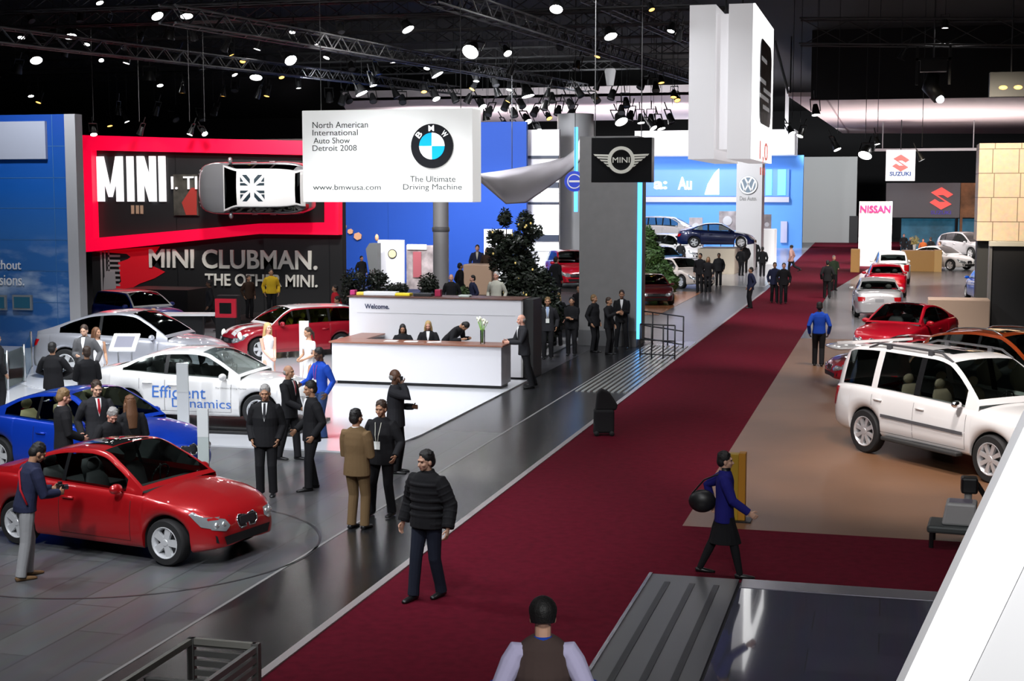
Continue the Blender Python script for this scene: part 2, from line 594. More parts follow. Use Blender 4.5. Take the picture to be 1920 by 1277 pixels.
def car(name, label, kind, paint, pos, heading, group=None, cat='car', detail=2, roofmat=None, glass=None, seats=None, lip=False, plinth=0, tilt=None, rot=None, spokes=5, wheelcol=None):
    S = SPECS[kind]
    L, W, H, xf, xr, Rw, low = (S[k] for k in ('L', 'W', 'H', 'xf', 'xr', 'R', 'low'))
    glass = glass or GLASS
    root = thing(name, label, cat, pos, R(heading), group)
    if rot:
        root.rotation_euler = rot
    hl = L / 2
    Ra = Rw + .055
    gx = [-hl, -hl + .012, -hl + .04, -hl + .09, -hl + .16]
    xs = set(gx + [-g for g in gx])
    n = 34 if detail > 1 else 22
    xs |= {-hl + .2 + (L - .4) * i / n for i in range(n + 1)}
    for a in (xf, xr):
        xs |= {a + Ra * math.cos(math.pi * k / 14) for k in range(15)}
        xs |= {a + Ra + .012, a - Ra - .012}
    rx0, rx1 = S['roof'][0][0], S['roof'][-1][0]
    g0, g1 = S['glassx']
    gst = set([rx0, rx1, g0, g1] + [v for w_ in S['win'] for v in w_])
    gst |= {rx0 + (rx1 - rx0) * i / 40 for i in range(41)}
    gst = sorted(gst)
    gg = [gst[0]]
    keep = set([rx0, rx1, g0, g1] + [v for w_ in S['win'] for v in w_])
    for x in gst[1:]:
        if x - gg[-1] < .02:
            if x in keep:
                gg[-1] = x
            continue
        gg.append(x)
    gst = gg
    xs |= {rx0, rx1}
    xs = sorted(xs)
    ys = [xs[0]]
    for x in xs[1:]:
        if x - ys[-1] > .006:
            ys.append(x)
    xs = ys
    hw = W / 2

    def plan(x):
        u = min(1, abs(x) / hl)
        if x > 0:
            return hw * (.58 + .42 * (1 - u**4.5) ** .5)
        return hw * (.70 + .30 * (1 - u**5) ** .5)

    def belt(x):
        return pch(S['belt'], x)

    def zlow(x):
        z = low + (.06 * max(0, abs(x) / hl - .85) / .15)
        for a in (xf, xr):
            d = abs(x - a)
            if d < Ra:
                z = max(z, Rw + math.sqrt(Ra * Ra - d * d) * .98)
        return z
    cabw = .90
    sidep = [(0, .93), (.06, .97), (.25, .995), (.5, 1.0), (.72, .985), (.88, .965), (.96, .945), (1, cabw + .01)]
    body = MB()
    rows = []
    for x in xs:
        p, b, zl, t = plan(x), belt(x), zlow(x), pch(S['top'], x)
        t = max(t, b + .005)
        row = [(x, 0, zl if zl > low + .12 else zl + .02), (x, p * .6, zl)]
        for s, k in sidep:
            flare = 1 + (.012 if abs(x - xf) < Ra + .12 or abs(x - xr) < Ra + .12 else 0)
            row.append((x, p * k * flare, zl + (b - zl) * s))
        for s, k in ((.35, .82), (.7, .6), (.9, .35), (1, 0)):
            row.append((x, p * k, b + (t - b) * s))
        rows.append(row)
    m = len(rows[0])
    o = len(body.v)
    for sg in (1, -1):
        for row in rows:
            body.v += [V((q[0], q[1] * sg, q[2])) for q in row]
    base = len(rows) * m
    ctr = V((0, 0, .6))
    nside = 2 + len(sidep)

    def addf(mb, idx, mi, cpt=None):
        vs = [mb.v[i] for i in idx]
        c = sum(vs, V()) / len(vs)
        nrm = V()
        for i in range(len(vs)):
            nrm += (vs[i] - c).cross(vs[(i + 1) % len(vs)] - c)
        ref = V((max(-hl + .8, min(hl - .8, c.x)), 0, .65)) if cpt is None else cpt
        if nrm.dot(c - ref) < 0:
            idx = idx[::-1]
        mb.f.append(tuple(idx))
        mb.m.append(mi)
    for sg in range(2):
        for i in range(len(rows) - 1):
            xm = (xs[i] + xs[i + 1]) / 2
            for j in range(m - 1):
                if j >= nside and rx0 + .02 < xm < rx1 - .02:
                    continue
                a = sg * base + i * m + j
                mi = 1 if j < 2 else 0
                addf(body, [a, a + 1, a + m + 1, a + m], mi)
    for i, sx in ((0, -1), (len(rows) - 1, 1)):
        loop = [i * m + j for j in range(m)] + [base + i * m + j for j in reversed(range(1, m - 1))]
        addf(body, loop, 0, V((0, 0, .55)))
    lowmat = mat('dark_underbody', (.012, .012, .013), .8)
    bo = body.build('body', [paint, lowmat], root, smooth=True, sharp=50, fix=False)
    # greenhouse shell and glass
    sh, wsh, bk, sd = MB(), MB(), MB(), MB()
    lev = [0, .02, .25, .5, .75, -.0, 1]
    R_ = []
    for x in gst:
        b, r = belt(x), pch(S['roof'], x)
        h = max(.004, r - b)
        f = min(1, h / (H - .05 - b))
        wb = plan(x) * (cabw + .01)
        wr = wb - hw * .20 * f ** 1.1
        t = .05 + (.09 * max(0, (S['win'][0][0] + .35 - x)) if kind in ('coupe', 'sedan', 'suvcoupe') else 0)
        zt = max(h - t, h * .5)
        z0 = min(.025, h * .2)
        row = []
        for z in (0, z0, z0 + (zt - z0) * .35, z0 + (zt - z0) * .7, zt, h * .985):
            k = z / h
            row.append((x, wb + (wr - wb) * k**1.15, b + z))
        pw = min(.06, wr * .3)
        cr = .05 * f
        for y in (wr - pw * .45, wr - pw, wr * .75, wr * .45, 0):
            row.append((x, y, r + cr * (1 - (y / wr) ** 2)))
        R_.append(row)
    m = len(R_[0])
    base = len(R_) * m
    for mb in (sh, wsh, bk, sd):
        for sg in (1, -1):
            for row in R_:
                mb.v += [V((q[0], q[1] * sg, q[2])) for q in row]
    allg = MB()
    allg.v = list(sh.v)
    for sg in range(2):
        for i in range(len(R_) - 1):
            xm = (gst[i] + gst[i + 1]) / 2
            for j in range(m - 1):
                a = sg * base + i * m + j
                idx = [a, a + 1, a + m + 1, a + m]
                hh = pch(S['roof'], xm) - belt(xm)
                dst = sh
                if 1 <= j <= 3 and hh > .09 and any(w0 < xm < w1 for w0, w1 in S['win']):
                    dst = sd
                elif j >= 7 and xm > g1 and gst[i + 1] < rx1 - .03:
                    dst = wsh
                elif j >= 7 and xm < g0 and gst[i] > rx0 + .06:
                    dst = bk
                mi = 0
                if dst is sh and 1 <= j <= 3 and any(0 < S['win'][q + 1][0] - S['win'][q][1] < .15 and S['win'][q][1] < xm < S['win'][q + 1][0] for q in range(len(S['win']) - 1)):
                    mi = 2
                elif dst is sh and j >= 5 and roofmat:
                    mi = 1
                addf(dst, idx, mi, V((max(rx0 + .5, min(rx1 - .9, xm)), 0, .9)))
                addf(allg, idx, 0, V((xm, 0, .9)))
    sh.build('roof_shell', [paint, roofmat or paint, BLACK], root, smooth=True, sharp=60, fix=False)
    wsh.build('windshield', glass, root, smooth=True, fix=False)
    bk.build('rear_window', glass, root, smooth=True, fix=False)
    nfw = len(sd.f)
    lf, rf = MB(), MB()
    lf.v = rf.v = sd.v
    for f in sd.f:
        d = lf if f[0] < base else rf
        d.f.append(f)
        d.m.append(0)
    lf.build('side_window', glass, root, smooth=True, fix=False)
    rf.build('side_window', glass, root, smooth=True, fix=False)
    bvb = BVHTree.FromPolygons([tuple(v) for v in body.v], body.f)
    bvg = BVHTree.FromPolygons([tuple(v) for v in allg.v + body.v], allg.f + [tuple(i + len(allg.v) for i in f) for f in body.f])
    # cabin tub
    tub = MB()
    tub.box(rx0 + .12, -hw * .80, low + .08, rx1 - .25, hw * .80, belt(0) - .22)
    tub.build('interior', mat('cabin_dark', (.05, .05, .052), .8), root)
    if detail > 1:
        sm = seats or mat('seat_dark', (.14, .14, .145), .7)
        bz = belt(0)
        for sx, sy in ((-.05, .38), (-.05, -.38), (-.85, .38), (-.85, -.38)):
            q = MB()
            q.tube([(sx, sy, bz - .35), (sx - .12, sy, bz + .02), (sx - .16, sy, bz + .12)], [(.22, .06), (.22, .055), (.15, .04)], n=10, up=(1, 0, 0))
            q.ell((sx - .18, sy, bz + .22), (.05, .12, .09))
            q.build('seat', sm, root, smooth=True)
        q = MB()
        q.prism([(rx1 - .55, bz - .2), (rx1 - .5, bz - .03), (rx1 - .2, bz - .0), (rx1 - .12, bz - .15)], -hw * .78, hw * .78)
        q.build('dashboard', mat('dash_plastic', (.16, .17, .17), .6), root)
        q = MB()
        for k in range(16):
            a, b2 = R(k * 22.5), R(k * 22.5 + 22.5)
            c = V((rx1 - .68, .38, bz - .02))
            ax, ay = V((0, 1, 0)), V((.35, 0, .93))
            q.cyl(c + (ax * math.cos(a) + ay * math.sin(a)) * .17, c + (ax * math.cos(b2) + ay * math.sin(b2)) * .17, .014, n=6)
        q.cyl((rx1 - .68, .38, bz - .19), (rx1 - .68, .38, bz + .15), .012, n=6)
        q.build('steering_wheel', BLACK, root, smooth=True)
    # wheels
    tw = .21
    for x in (xf, xr):
        for s in (1, -1):
            yw = s * (hw - tw / 2 - .012)
            q = MB()
            q.lathe([(Rw * .68, -tw / 2), (Rw * .93, -tw / 2), (Rw * .985, -tw / 2 + .02), (Rw, -tw / 2 + .05), (Rw, tw / 2 - .05), (Rw * .985, tw / 2 - .02), (Rw * .93, tw / 2), (Rw * .68, tw / 2)], n=32)
            wh = q.build('wheel', TYRE, root, smooth=True, loc=(x, yw, Rw), sharp=40)
            q = MB()
            q.lathe([(Rw * .70, s * -tw / 2), (Rw * .70, s * tw * .49), (Rw * .66, s * tw * .52), (Rw * .60, s * tw * .36), (Rw * .56, s * tw * .05)], n=32)
            rr = MB()
            k = spokes
            for i in range(k):
                a = 2 * math.pi * i / k + .3
                Mx = Matrix.Rotation(a, 4, 'Y')
                wd = Rw * (.17 if k <= 5 else .10)
                rr.prism([(-wd * .7, .03), (wd * .7, .03), (wd, Rw * .64), (-wd, Rw * .64)], s * tw * .20, s * tw * .42, M=Mx)
            rr.lathe([(0, s * tw * .46), (Rw * .13, s * tw * .46), (Rw * .17, s * tw * .38), (Rw * .17, s * tw * .1)], n=16)
            q.add(rr.v, rr.f)
            q.build('rim', wheelcol or RIMM, wh, smooth=True, sharp=30)
            if detail > 1:
                q = MB()
                q.lathe([(0, s * tw * .02), (Rw * .5, s * tw * .02), (Rw * .5, s * -tw * .06), (0, s * -tw * .06)], n=24)
                q.build('brake_disc', mat('brake_steel', (.25, .25, .26), .4, .9), wh, smooth=True, sharp=30)
    # lights, grille, plates, seams
    fz = pch(S['belt'], hl - .12)
    lens = mat('headlight_lens', (.50, .53, .56), .10, .6, coat=1)
    red = mat('taillight_red', (.45, .006, .01), .15, coat=1)
    for s in (1, -1):
        yo = plan(hl - .1)
        q = decal(bvb, [(s * yo * .98, fz - .12), (s * yo * .98, fz + .0), (s * yo * .62, fz - .01), (s * yo * .55, fz - .10), (s * yo * .7, fz - .16)], 'x', 1, .012)
        b1, b2 = belt(hl - .2), belt(hl - .45)
        decal(bvb, [(hl - .02, fz - .12), (hl - .2, b1 - .15), (hl - .36, b2 - .08), (hl - .33, b2 - .045), (hl - .2, b1 - .02), (hl - .02, fz)], 'y', s, .012, mb=q)
        h_ = q.build('headlight', lens, root, smooth=True)
        if detail > 1:
            q = MB()
            for yy, rr_ in ((.86, .05), (.70, .045)):
                hit = bvb.ray_cast(V((6, s * yo * yy, fz - .08)), V((-1, 0, 0)))[0]
                if hit:
                    q.ell((hit.x - .005, hit.y, hit.z), (.03, rr_, rr_))
            q.build('bulb', mat('projector_lens', (.9, .93, .95), .08, .8), h_, smooth=True)
        rz_ = pch(S['belt'], -hl + .12)
        yo = plan(-hl + .1)
        tall = .34 if kind in ('suv', 'van', 'hatch', 'crossover') else .15
        q = decal(bvb, [(s * yo * .99, rz_ - .06 - tall), (s * yo * .99, rz_ - .03), (s * yo * .70, rz_ - .04), (s * yo * .72, rz_ - .05 - tall * .8)], 'x', -1, .012)
        decal(bvb, [(-hl + .02, rz_ - .05 - tall), (-hl + .16, rz_ - .04 - tall), (-hl + .26, rz_ - .03), (-hl + .02, rz_ - .03)], 'y', s, .012, mb=q)
        q.build('taillight', red, root, smooth=True)
    bmw = kind in ('coupe', 'sedan', 'suvcoupe')
    q = MB()
    if bmw:
        for s in (1, -1):
            decal(bvb, [(s * .035, fz - .17), (s * .03, fz - .02), (s * .16, fz - .005), (s * .215, fz - .05), (s * .205, fz - .12), (s * .15, fz - .18)], 'x', 1, .012, mb=q)
    else:
        decal(bvb, [(-.38, fz - .17), (-.42, fz - .03), (.42, fz - .03), (.38, fz - .17)], 'x', 1, .012, mb=q)
    q.build('grille', mat('grille_black', (.01, .01, .011), .35), root, smooth=True)
    if bmw and detail > 1:
        q = MB()
        for s in (1, -1):
            pp = [(s * .035, fz - .17), (s * .03, fz - .02), (s * .16, fz - .005), (s * .215, fz - .05), (s * .205, fz - .12), (s * .15, fz - .18)]
            for a, b2 in zip(pp, pp[1:] + pp[:1]):
                P = []
                for t_ in (a, b2):
                    hit = bvb.ray_cast(V((6, t_[0], t_[1])), V((-1, 0, 0)))[0]
                    P.append(V(hit) + V((.012, 0, 0)) if hit else V((hl, *t_)))
                q.cyl(P[0], P[1], .011, n=6)
        q.build('grille_surround', CHROME, root, smooth=True)
    q = MB()
    zb = low + .20
    decal(bvb, [(-.45, zb - .12), (-.5, zb), (.5, zb), (.45, zb - .12)], 'x', 1, .006, mb=q)
    for s in (1, -1):
        yo = plan(hl - .1)
        decal(bvb, [(s * .58, zb - .08), (s * .6, zb + .02), (s * yo * .93, zb + .04), (s * yo * .92, zb - .06)], 'x', 1, .006, mb=q)
    q.build('air_intake', mat('intake_black', (.008, .008, .009), .5), root, smooth=True)
    for s in (1, -1):
        q = MB()
        zz = low + (.36 if s > 0 else .52 if kind in ('coupe', 'sedan', 'suvcoupe') else .45)
        hit = bvb.ray_cast(V((6 * s, 0, zz)), V((-s, 0, 0)))[0]
        xx = hit.x if hit else s * hl
        q.box(min(xx, xx + s * .02), -.16, zz - .06, max(xx, xx + s * .02), .16, zz + .05)
        q.build('number_plate', mat('plate_dark', (.03, .03, .035), .3) if s > 0 else mat('plate_light', (.35, .36, .38), .4), root)
    seam = mat('panel_gap', (.01, .008, .008), .7)
    q = MB()
    for s in (1, -1):
        for dx in S['doors']:
            bot = max(zlow(dx), low + .06) + .03
            decal(bvb, [(dx - .004, bot), (dx + .004, bot), (dx + .004, belt(dx) - .01), (dx - .004, belt(dx) - .01)], 'y', s, .002, maxe=.12, mb=q)
        d0, d1 = S['doors'][0], S['doors'][-1]
        if detail > 1:
            decal(bvb, [(d0, low + .08), (d1, low + .08), (d1, low + .086), (d0, low + .086)], 'y', s, .002, maxe=.12, mb=q)
    q.build('panel_seams', seam, root)
    for s in (1, -1):
        for a, b2 in zip(S['doors'], S['doors'][1:]):
            q = MB()
            zz = belt(a + .2) - .17
            p0 = bvb.ray_cast(V((a + .08, 6 * s, zz)), V((0, -s, 0)))[0]
            p1 = bvb.ray_cast(V((a + .27, 6 * s, zz)), V((0, -s, 0)))[0]
            if p0 and p1:
                q.cyl(p0 + V((0, s * .02, 0)), p1 + V((0, s * .02, 0)), .017, n=8)
                q.build('door_handle', paint, root, smooth=True)
        q = MB()
        mx = S['win'][-1][1] - .06
        yb = plan(mx) * .9
        q.ell((mx, s * (yb + .13), belt(mx) + .07), (.07, .11, .07))
        q.cyl((mx, s * (yb - .03), belt(mx) + .01), (mx, s * (yb + .1), belt(mx) + .05), .02, n=6)
        q.build('side_mirror', CHROME if kind == 'suv' else paint, root, smooth=True)
    root['_x'] = 0
    del root['_x']
    return root, bvb, bvg, dict(belt=belt, plan=plan, hl=hl, hw=hw, fz=fz, S=S)


# ------------------------------------------------------------------ people
def ik(a, b, l1, l2, pole):
    d = b - a
    n = d.length
    if n > (l1 + l2) * .999:
        b = a + d * ((l1 + l2) * .999 / n)
        d = b - a
        n = d.length
    t = (l1 * l1 - l2 * l2 + n * n) / (2 * n)
    h = math.sqrt(max(0, l1 * l1 - t * t))
    u = d.normalized()
    p = V(pole) - u * V(pole).dot(u)
    p = p.normalized() if p.length > 1e-5 else u.orthogonal().normalized()
    return a + u * t + p * h, b


SKIN = {'light': mat('skin_light', (.62, .36, .25), .55), 'pink': mat('skin_rosy', (.66, .34, .25), .55), 'tan': mat('skin_tan', (.42, .22, .13), .55), 'dark': mat('skin_dark', (.12, .055, .03), .5)}
CLOTH = {}


def cloth(c):
    table = dict(black=(.010, .010, .012), charcoal=(.022, .022, .026), grey=(.09, .09, .095), navy=(.018, .022, .055), tan=(.15, .095, .045), blue=(.01, .06, .42), royal=(.012, .012, .16),
                 jeans=(.03, .06, .16), darkjeans=(.012, .016, .03), greypants=(.30, .30, .31), white=(.75, .75, .76), cream=(.55, .54, .46), yellow=(.65, .42, .02), red=(.4, .01, .02),
                 brown=(.045, .025, .016), taupe=(.075, .05, .045), lilac=(.55, .52, .75), pink=(.5, .3, .27), ltblue=(.35, .45, .65), orange=(.5, .12, .03), green=(.03, .05, .03))
    return mat('cloth_' + c, table[c], .85, bump=.35, bscale=18, spec=.25)


HAIRC = {c: mat('hair_' + c, v, .6, bump=.5, bscale=90) for c, v in dict(black=(.008, .007, .007), brown=(.035, .018, .010), grey=(.28, .27, .26), blond=(.45, .30, .12), sandy=(.20, .12, .05), white=(.5, .49, .46), auburn=(.12, .05, .02)).items()}


def remesh(o, vox, it=2):
    m = o.modifiers.new('remesh', 'REMESH')
    m.mode = 'VOXEL'
    m.voxel_size = vox
    m.use_smooth_shade = True
    if it:
        s = o.modifiers.new('smooth', 'SMOOTH')
        s.iterations = it
        s.factor = .5
    return o


def person(label, at, face, h=1.76, top='black', legs='black', skin='light', hair='black', style='short', lw=(-.25, .05, .90), rw=(.25, .05, .90),
           lf=(-.10, 0, .08), rf=(.10, 0, .08), lean=0, twist=0, look=0, nod=0, coat='suit', shirt=None, tie=None, badge=None, near=False, group=None,
           z=0.0, shoes='black', fat=1.0, sit=False, bust=False, sleeves=None, lpole=None, rpole=None, side=0, bald_hair='grey', lapel=True):
    """figure facing local +Y; face: 0 looks right in the photograph, 90 away from the camera, 180 left, 270 towards it"""
    if len(at) == 2:
        g = G(at[0], at[1], z + h)
    else:
        g = V(at)
    g = V((g.x, g.y, z))
    base_ang = math.degrees(math.atan2(g.y, g.x)) - 90
    root = thing('person', label, 'person', g, R(base_ang + face - 90), group, scale=h / 1.78)
    vox = .0075 if near else .016
    Mt = Matrix.Translation((0, 0, .95)) @ Matrix.Rotation(R(-lean), 4, 'X') @ Matrix.Rotation(R(side), 4, 'Y') @ Matrix.Rotation(R(twist), 4, 'Z') @ Matrix.Translation((0, 0, -.95))
    T = lambda x, y, z_: Mt @ V((x, y, z_))
    hipz = .93
    sl, sr = T(-.178, -.01, 1.395), T(.178, -.01, 1.395)
    wl, wr = V(lw), V(rw)
    if lean:
        wl, wr = (Mt @ wl if lw[1] < .2 else wl), (Mt @ wr if rw[1] < .2 else wr)
    el, wl = ik(sl, wl, .30, .27, lpole or (-.5, -.8, -.3))
    er, wr = ik(sr, wr, .30, .27, rpole or (.5, -.8, -.3))
    hl_, hr_ = V((-.09, 0, hipz)), V((.09, 0, hipz))
    kl, al = ik(hl_, V(lf), .44, .42, (0, 1, 0))
    kr, ar = ik(hr_, V(rf), .44, .42, (0, 1, 0))
    nb, nt = T(0, -.02, 1.47), T(0, .005, 1.58)
    HM = Mt @ Matrix.Translation((0, .005, 1.542)) @ Matrix.Rotation(R(look), 4, 'Z') @ Matrix.Rotation(R(-nod), 4, 'X')
    # ---- body: one surface
    b = MB()
    b.tube([T(0, 0, .88), T(0, 0, 1.0), T(0, 0, 1.12), T(0, 0, 1.28), T(0, -.005, 1.40), T(0, -.015, 1.475)], [(.13, .085), (.135, .09), (.125, .085), (.145, .09), (.155, .085), (.07, .06)], n=14, up=(0, 1, 0))
    b.tube([nb - V((0, 0, .05)), nb, nt + V((0, 0, .04))], [.062, .056, .055], n=12)
    for s_, e_, w_ in ((sl, el, wl), (sr, er, wr)):
        b.tube([s_, s_.lerp(e_, .3), e_, e_.lerp(w_, .3), w_], [.048, .045, .036, .037, .026], n=10)
    for h_, k_, a_ in ((hl_, kl, al), (hr_, kr, ar)):
        if not bust:
            b.tube([h_, h_.lerp(k_, .3), k_, k_.lerp(a_, .3), a_, a_ - V((0, 0, .05))], [.08, .078, .052, .054, .036, .034], n=10)
    b.ell((0, -.012, .115), (.076, .096, .102), HM)
    b.ell((0, .035, .050), (.056, .056, .062), HM)
    b.ell((0, .062, .010), (.028, .026, .022), HM)
    b.tube([HM @ V((0, .082, .095)), HM @ V((0, .108, .060)), HM @ V((0, .095, .048))], [.009, .015, .012], n=8)
    b.ell((0, .078, .118), (.052, .016, .014), HM)
    for s in (-1, 1):
        b.ell((s * .078, -.005, .075), (.012, .022, .032), HM)
        b.ell((s * .038, .060, .062), (.024, .026, .024), HM)
    for s, w_, e_ in ((-1, wl, el), (1, wr, er)):
        d = (w_ - e_).normalized()
        nrm = V((-s, .15, 0))
        nrm = (nrm - d * nrm.dot(d)).normalized()
        sd = d.cross(nrm) * (-s)
        if sd.dot(V((0, 1, 0.3))) < 0:
            sd = -sd
        b.tube([w_ - d * .01, w_ + d * .03, w_ + d * .085], [(.028, .020), (.040, .018), (.041, .014)], n=10, up=nrm)
        if near:
            for i, (o_, ln) in enumerate(((.031, .068), (.011, .078), (-.010, .072), (-.030, .056))):
                p0 = w_ + d * .075 + sd * o_
                c1 = (d * .93 + nrm * .28).normalized()
                c2 = (d * .70 + nrm * .70).normalized()
                c3 = (d * .35 + nrm * .93).normalized()
                p1 = p0 + c1 * ln * .45
                p2 = p1 + c2 * ln * .32
                b.tube([p0, p1, p2, p2 + c3 * ln * .28], [.0095, .009, .008, .0065], n=8)
            p0 = w_ + d * .025 + sd * .030
            p1 = p0 + (d * .6 + sd * .7 + nrm * .25).normalized() * .045
            b.tube([p0, p1, p1 + (d * .9 + nrm * .45).normalized() * .034], [.013, .011, .009], n=8)
        else:
            b.tube([w_ + d * .08, w_ + d * .13 + nrm * .02, w_ + d * .15 + nrm * .05], [(.036, .013), (.032, .013), (.025, .01)], n=8, up=nrm)
    sk = SKIN[skin]
    bo = b.build('body', sk, root, smooth=True)
    remesh(bo, .0065 if near else .014, 1)
    if near or h * 1 > 0 and not near:
        for s in (-1, 1):
            e = MB()
            e.ell((s * .031, .0805 if near else .082, .098), (.0125, .007, .0075), HM, n=8, k=6)
            e.build('eye', mat('eye_dark', (.03, .02, .015), .35), root, smooth=True)
        if near:
            e = MB()
            e.ell((0, .088, .030), (.024, .008, .0065), HM, n=10, k=6)
            e.build('mouth', mat('lips', (.40, .15, .12), .5), root, smooth=True)
    # ---- hair
    hc = HAIRC.get(hair)
    if style != 'none' and hc:
        q = MB()
        if style == 'bald':
            q.ell((0, -.045, .085), (.083, .070, .062), HM)
        elif style == 'beanie':
            q.ell((0, -.014, .138), (.097, .113, .098), HM)
            q.tube([HM @ V((0, -.030, .055)), HM @ V((0, -.020, .10)), HM @ V((0, -.014, .145))], [(.080, .085), (.091, .105), (.092, .108)], n=20, up=(0, 1, 0))
        else:
            q.ell((0, -.022, .135), (.086, .098, .096), HM)
            q.ell((0, -.055, .085), (.080, .068, .085), HM)
            if near:
                rng = random.Random(len(label))
                for _ in range(26):
                    a, t_ = rng.uniform(0, 6.28), rng.uniform(.1, 1.2)
                    q.ell((.082 * math.sin(t_) * math.cos(a), -.022 + .092 * math.sin(t_) * math.sin(a), .135 + .09 * math.cos(t_)), (.018, .018, .012), HM, n=8, k=6)
            if style in ('long', 'bob'):
                ln = .36 if style == 'long' else .16
                q.tube([HM @ V((0, -.05, .14)), HM @ V((0, -.075, .02)), HM @ V((0, -.10, -.10)), HM @ V((0, -.115, -ln + .04))], [(.088, .07), (.092, .055), (.10, .045), (.075, .03)], n=14, up=(0, 1, 0))
                for s in (-1, 1):
                    q.tube([HM @ V((s * .06, .02, .15)), HM @ V((s * .085, .0, .05)), HM @ V((s * .088, -.01, -.06)), HM @ V((s * .08, .0, -ln * .6))], [.022, .028, .03, .018], n=8)
            if style == 'pony':
                q.tube([HM @ V((0, -.10, .12)), HM @ V((0, -.16, .04)), HM @ V((0, -.15, -.12))], [.03, .035, .015], n=8)
        ho = q.build('hat' if style == 'beanie' else 'hair', hc, root, smooth=True)
        if style == 'beanie':
            ho['label'] = 'dark knitted beanie'
        remesh(ho, .008 if near else .015, 1)
    # ---- top garment
    q = MB()
    f = fat
    if coat in ('suit', 'shirt', 'puffer', 'sweater', 'dress', 'vest'):
        bulk = {'suit': .012, 'shirt': 0, 'puffer': .035, 'sweater': .012, 'dress': -.012, 'vest': .01}[coat]
        hem = {'suit': .80, 'shirt': .90, 'puffer': .86, 'sweater': .88, 'dress': .50, 'vest': .86}[coat]
        pts, rad = [], []
        prof = [(1.505, .066, .062), (1.480, .110, .078), (1.425, .172, .098), (1.36, .186, .114), (1.25, .178, .118), (1.12, .165, .112), (1.02, .172, .118), (.94, .182, .124)]
        if coat == 'dress':
            prof = [(1.46, .09, .07), (1.42, .15, .09), (1.34, .165, .12), (1.25, .155, .115), (1.12, .135, .10), (1.0, .165, .12), (.9, .185, .13), (.7, .18, .13), (hem, .19, .15)]
        elif hem < .9:
            prof += [(.86, .188, .128), (hem, .19, .13)] if hem < .86 else [(hem, .186, .126)]
        else:
            prof += [(hem, .184, .124)]
        for (z_, a, c) in prof:
            pp = T(0, 0, z_) if z_ > .95 else V((0, T(0, 0, .95).y, z_))
            pts.append(pp)
            kk = f if z_ < 1.3 else 1
            rad.append(((a + bulk) * (kk if z_ > 1.3 else kk), (c + bulk) * kk * kk))
        q.tube(pts, rad, n=20, up=(0, 1, 0))
        if coat == 'puffer':
            for z_ in (1.37, 1.28, 1.19, 1.10, 1.01, .92):
                q.tube([T(0, 0, z_ + .035), T(0, 0, z_ + .012), T(0, 0, z_ - .012), T(0, 0, z_ - .035)], [(.19, .125), (.226, .158), (.226, .158), (.19, .125)], n=20, up=(0, 1, 0))
        raw = (list(q.v), list(q.f))
        sl_ = sleeves
        if not (sl_ == 'none'):
            ar_ = MB()
            for s_, e_, w_ in ((sl, el, wl), (sr, er, wr)):
                bw = bulk * .8
                inn = s_.lerp(T(0, -.01, 1.37), .3)
                cuff = e_.lerp(w_, .97 if sl_ != 'short' else .0)
                P = [inn, s_, s_.lerp(e_, .25), s_.lerp(e_, .6), e_, e_.lerp(w_, .5), cuff]
                Q = [.060, .070, .072, .064, .056, .05, .044]
                if sl_ == 'short':
                    P, Q = P[:4], Q[:4]
                ar_.tube(P, [r_ + bw for r_ in Q], n=12)
                if coat == 'puffer':
                    for t_ in (.2, .45, .7, .95):
                        c_ = s_.lerp(e_, t_)
                        dd = (e_ - s_).normalized() * .03
                        ar_.tube([c_ - dd, c_, c_ + dd], [.08, .112 - .02 * t_, .08], n=12)
                    for t_ in (.25, .55, .85):
                        c_ = e_.lerp(w_, t_)
                        dd = (w_ - e_).normalized() * .03
                        ar_.tube([c_ - dd, c_, c_ + dd], [.065, .092 - .015 * t_, .065], n=12)
            if coat == 'vest':
                so = ar_.build('shirt_sleeves', cloth(sl_ or 'lilac'), root, smooth=True)
                remesh(so, vox, 3)
            else:
                q.add(ar_.v, ar_.f)
        nm = {'suit': 'jacket', 'shirt': 'shirt', 'puffer': 'puffer_jacket', 'sweater': 'sweater', 'dress': 'dress', 'vest': 'vest'}[coat]
        jo = q.build(nm, cloth(top), root, smooth=True)
        remesh(jo, vox, 3 if near else 2)
        bv = BVHTree.FromPolygons([tuple(v) for v in raw[0]], raw[1])
        MI = Mt.inverted()

        def onchest(poly, name, m, off):
            bm_ = decal(BVHTree.FromPolygons([tuple(MI @ v) for v in raw[0]], raw[1]), poly, 'y', 1, off, .03)
            # outline is given in (x, z); lay it back in the leaning torso frame
            bm_.v = [Mt @ v for v in bm_.v]
            return bm_.build(name, m, root, smooth=True)
        if shirt:
            onchest([(-.045, 1.49), (.045, 1.49), (.035, 1.36), (0, 1.20), (-.035, 1.36)], 'shirt_front', cloth(shirt), .010)
        if tie:
            onchest([(-.016, 1.485), (.016, 1.485), (.022, 1.30), (0, 1.23), (-.022, 1.30)], 'tie', cloth(tie), .016)
        if badge:
            onchest([(-.05, 1.16), (.05, 1.16), (.05, 1.04), (-.05, 1.04)], 'badge', mat('badge_card', (.8, .82, .78), .5), .022)
            onchest([(-.055, 1.44), (-.045, 1.44), (-.01, 1.16), (-.02, 1.16)], 'lanyard', cloth(badge), .018)
            onchest([(.055, 1.44), (.045, 1.44), (.01, 1.16), (.02, 1.16)], 'lanyard', cloth(badge), .018)
        if shirt and coat in ('suit', 'sweater', 'vest', 'puffer') and near:
            c_ = MB()
            c_.tube([nb + V((0, 0, -.01)), nb + V((0, 0.004, .035))], [(.070, .066), (.062, .060)], n=16, up=(0, 1, 0))
            c_.build('collar', cloth(shirt), root, smooth=True)
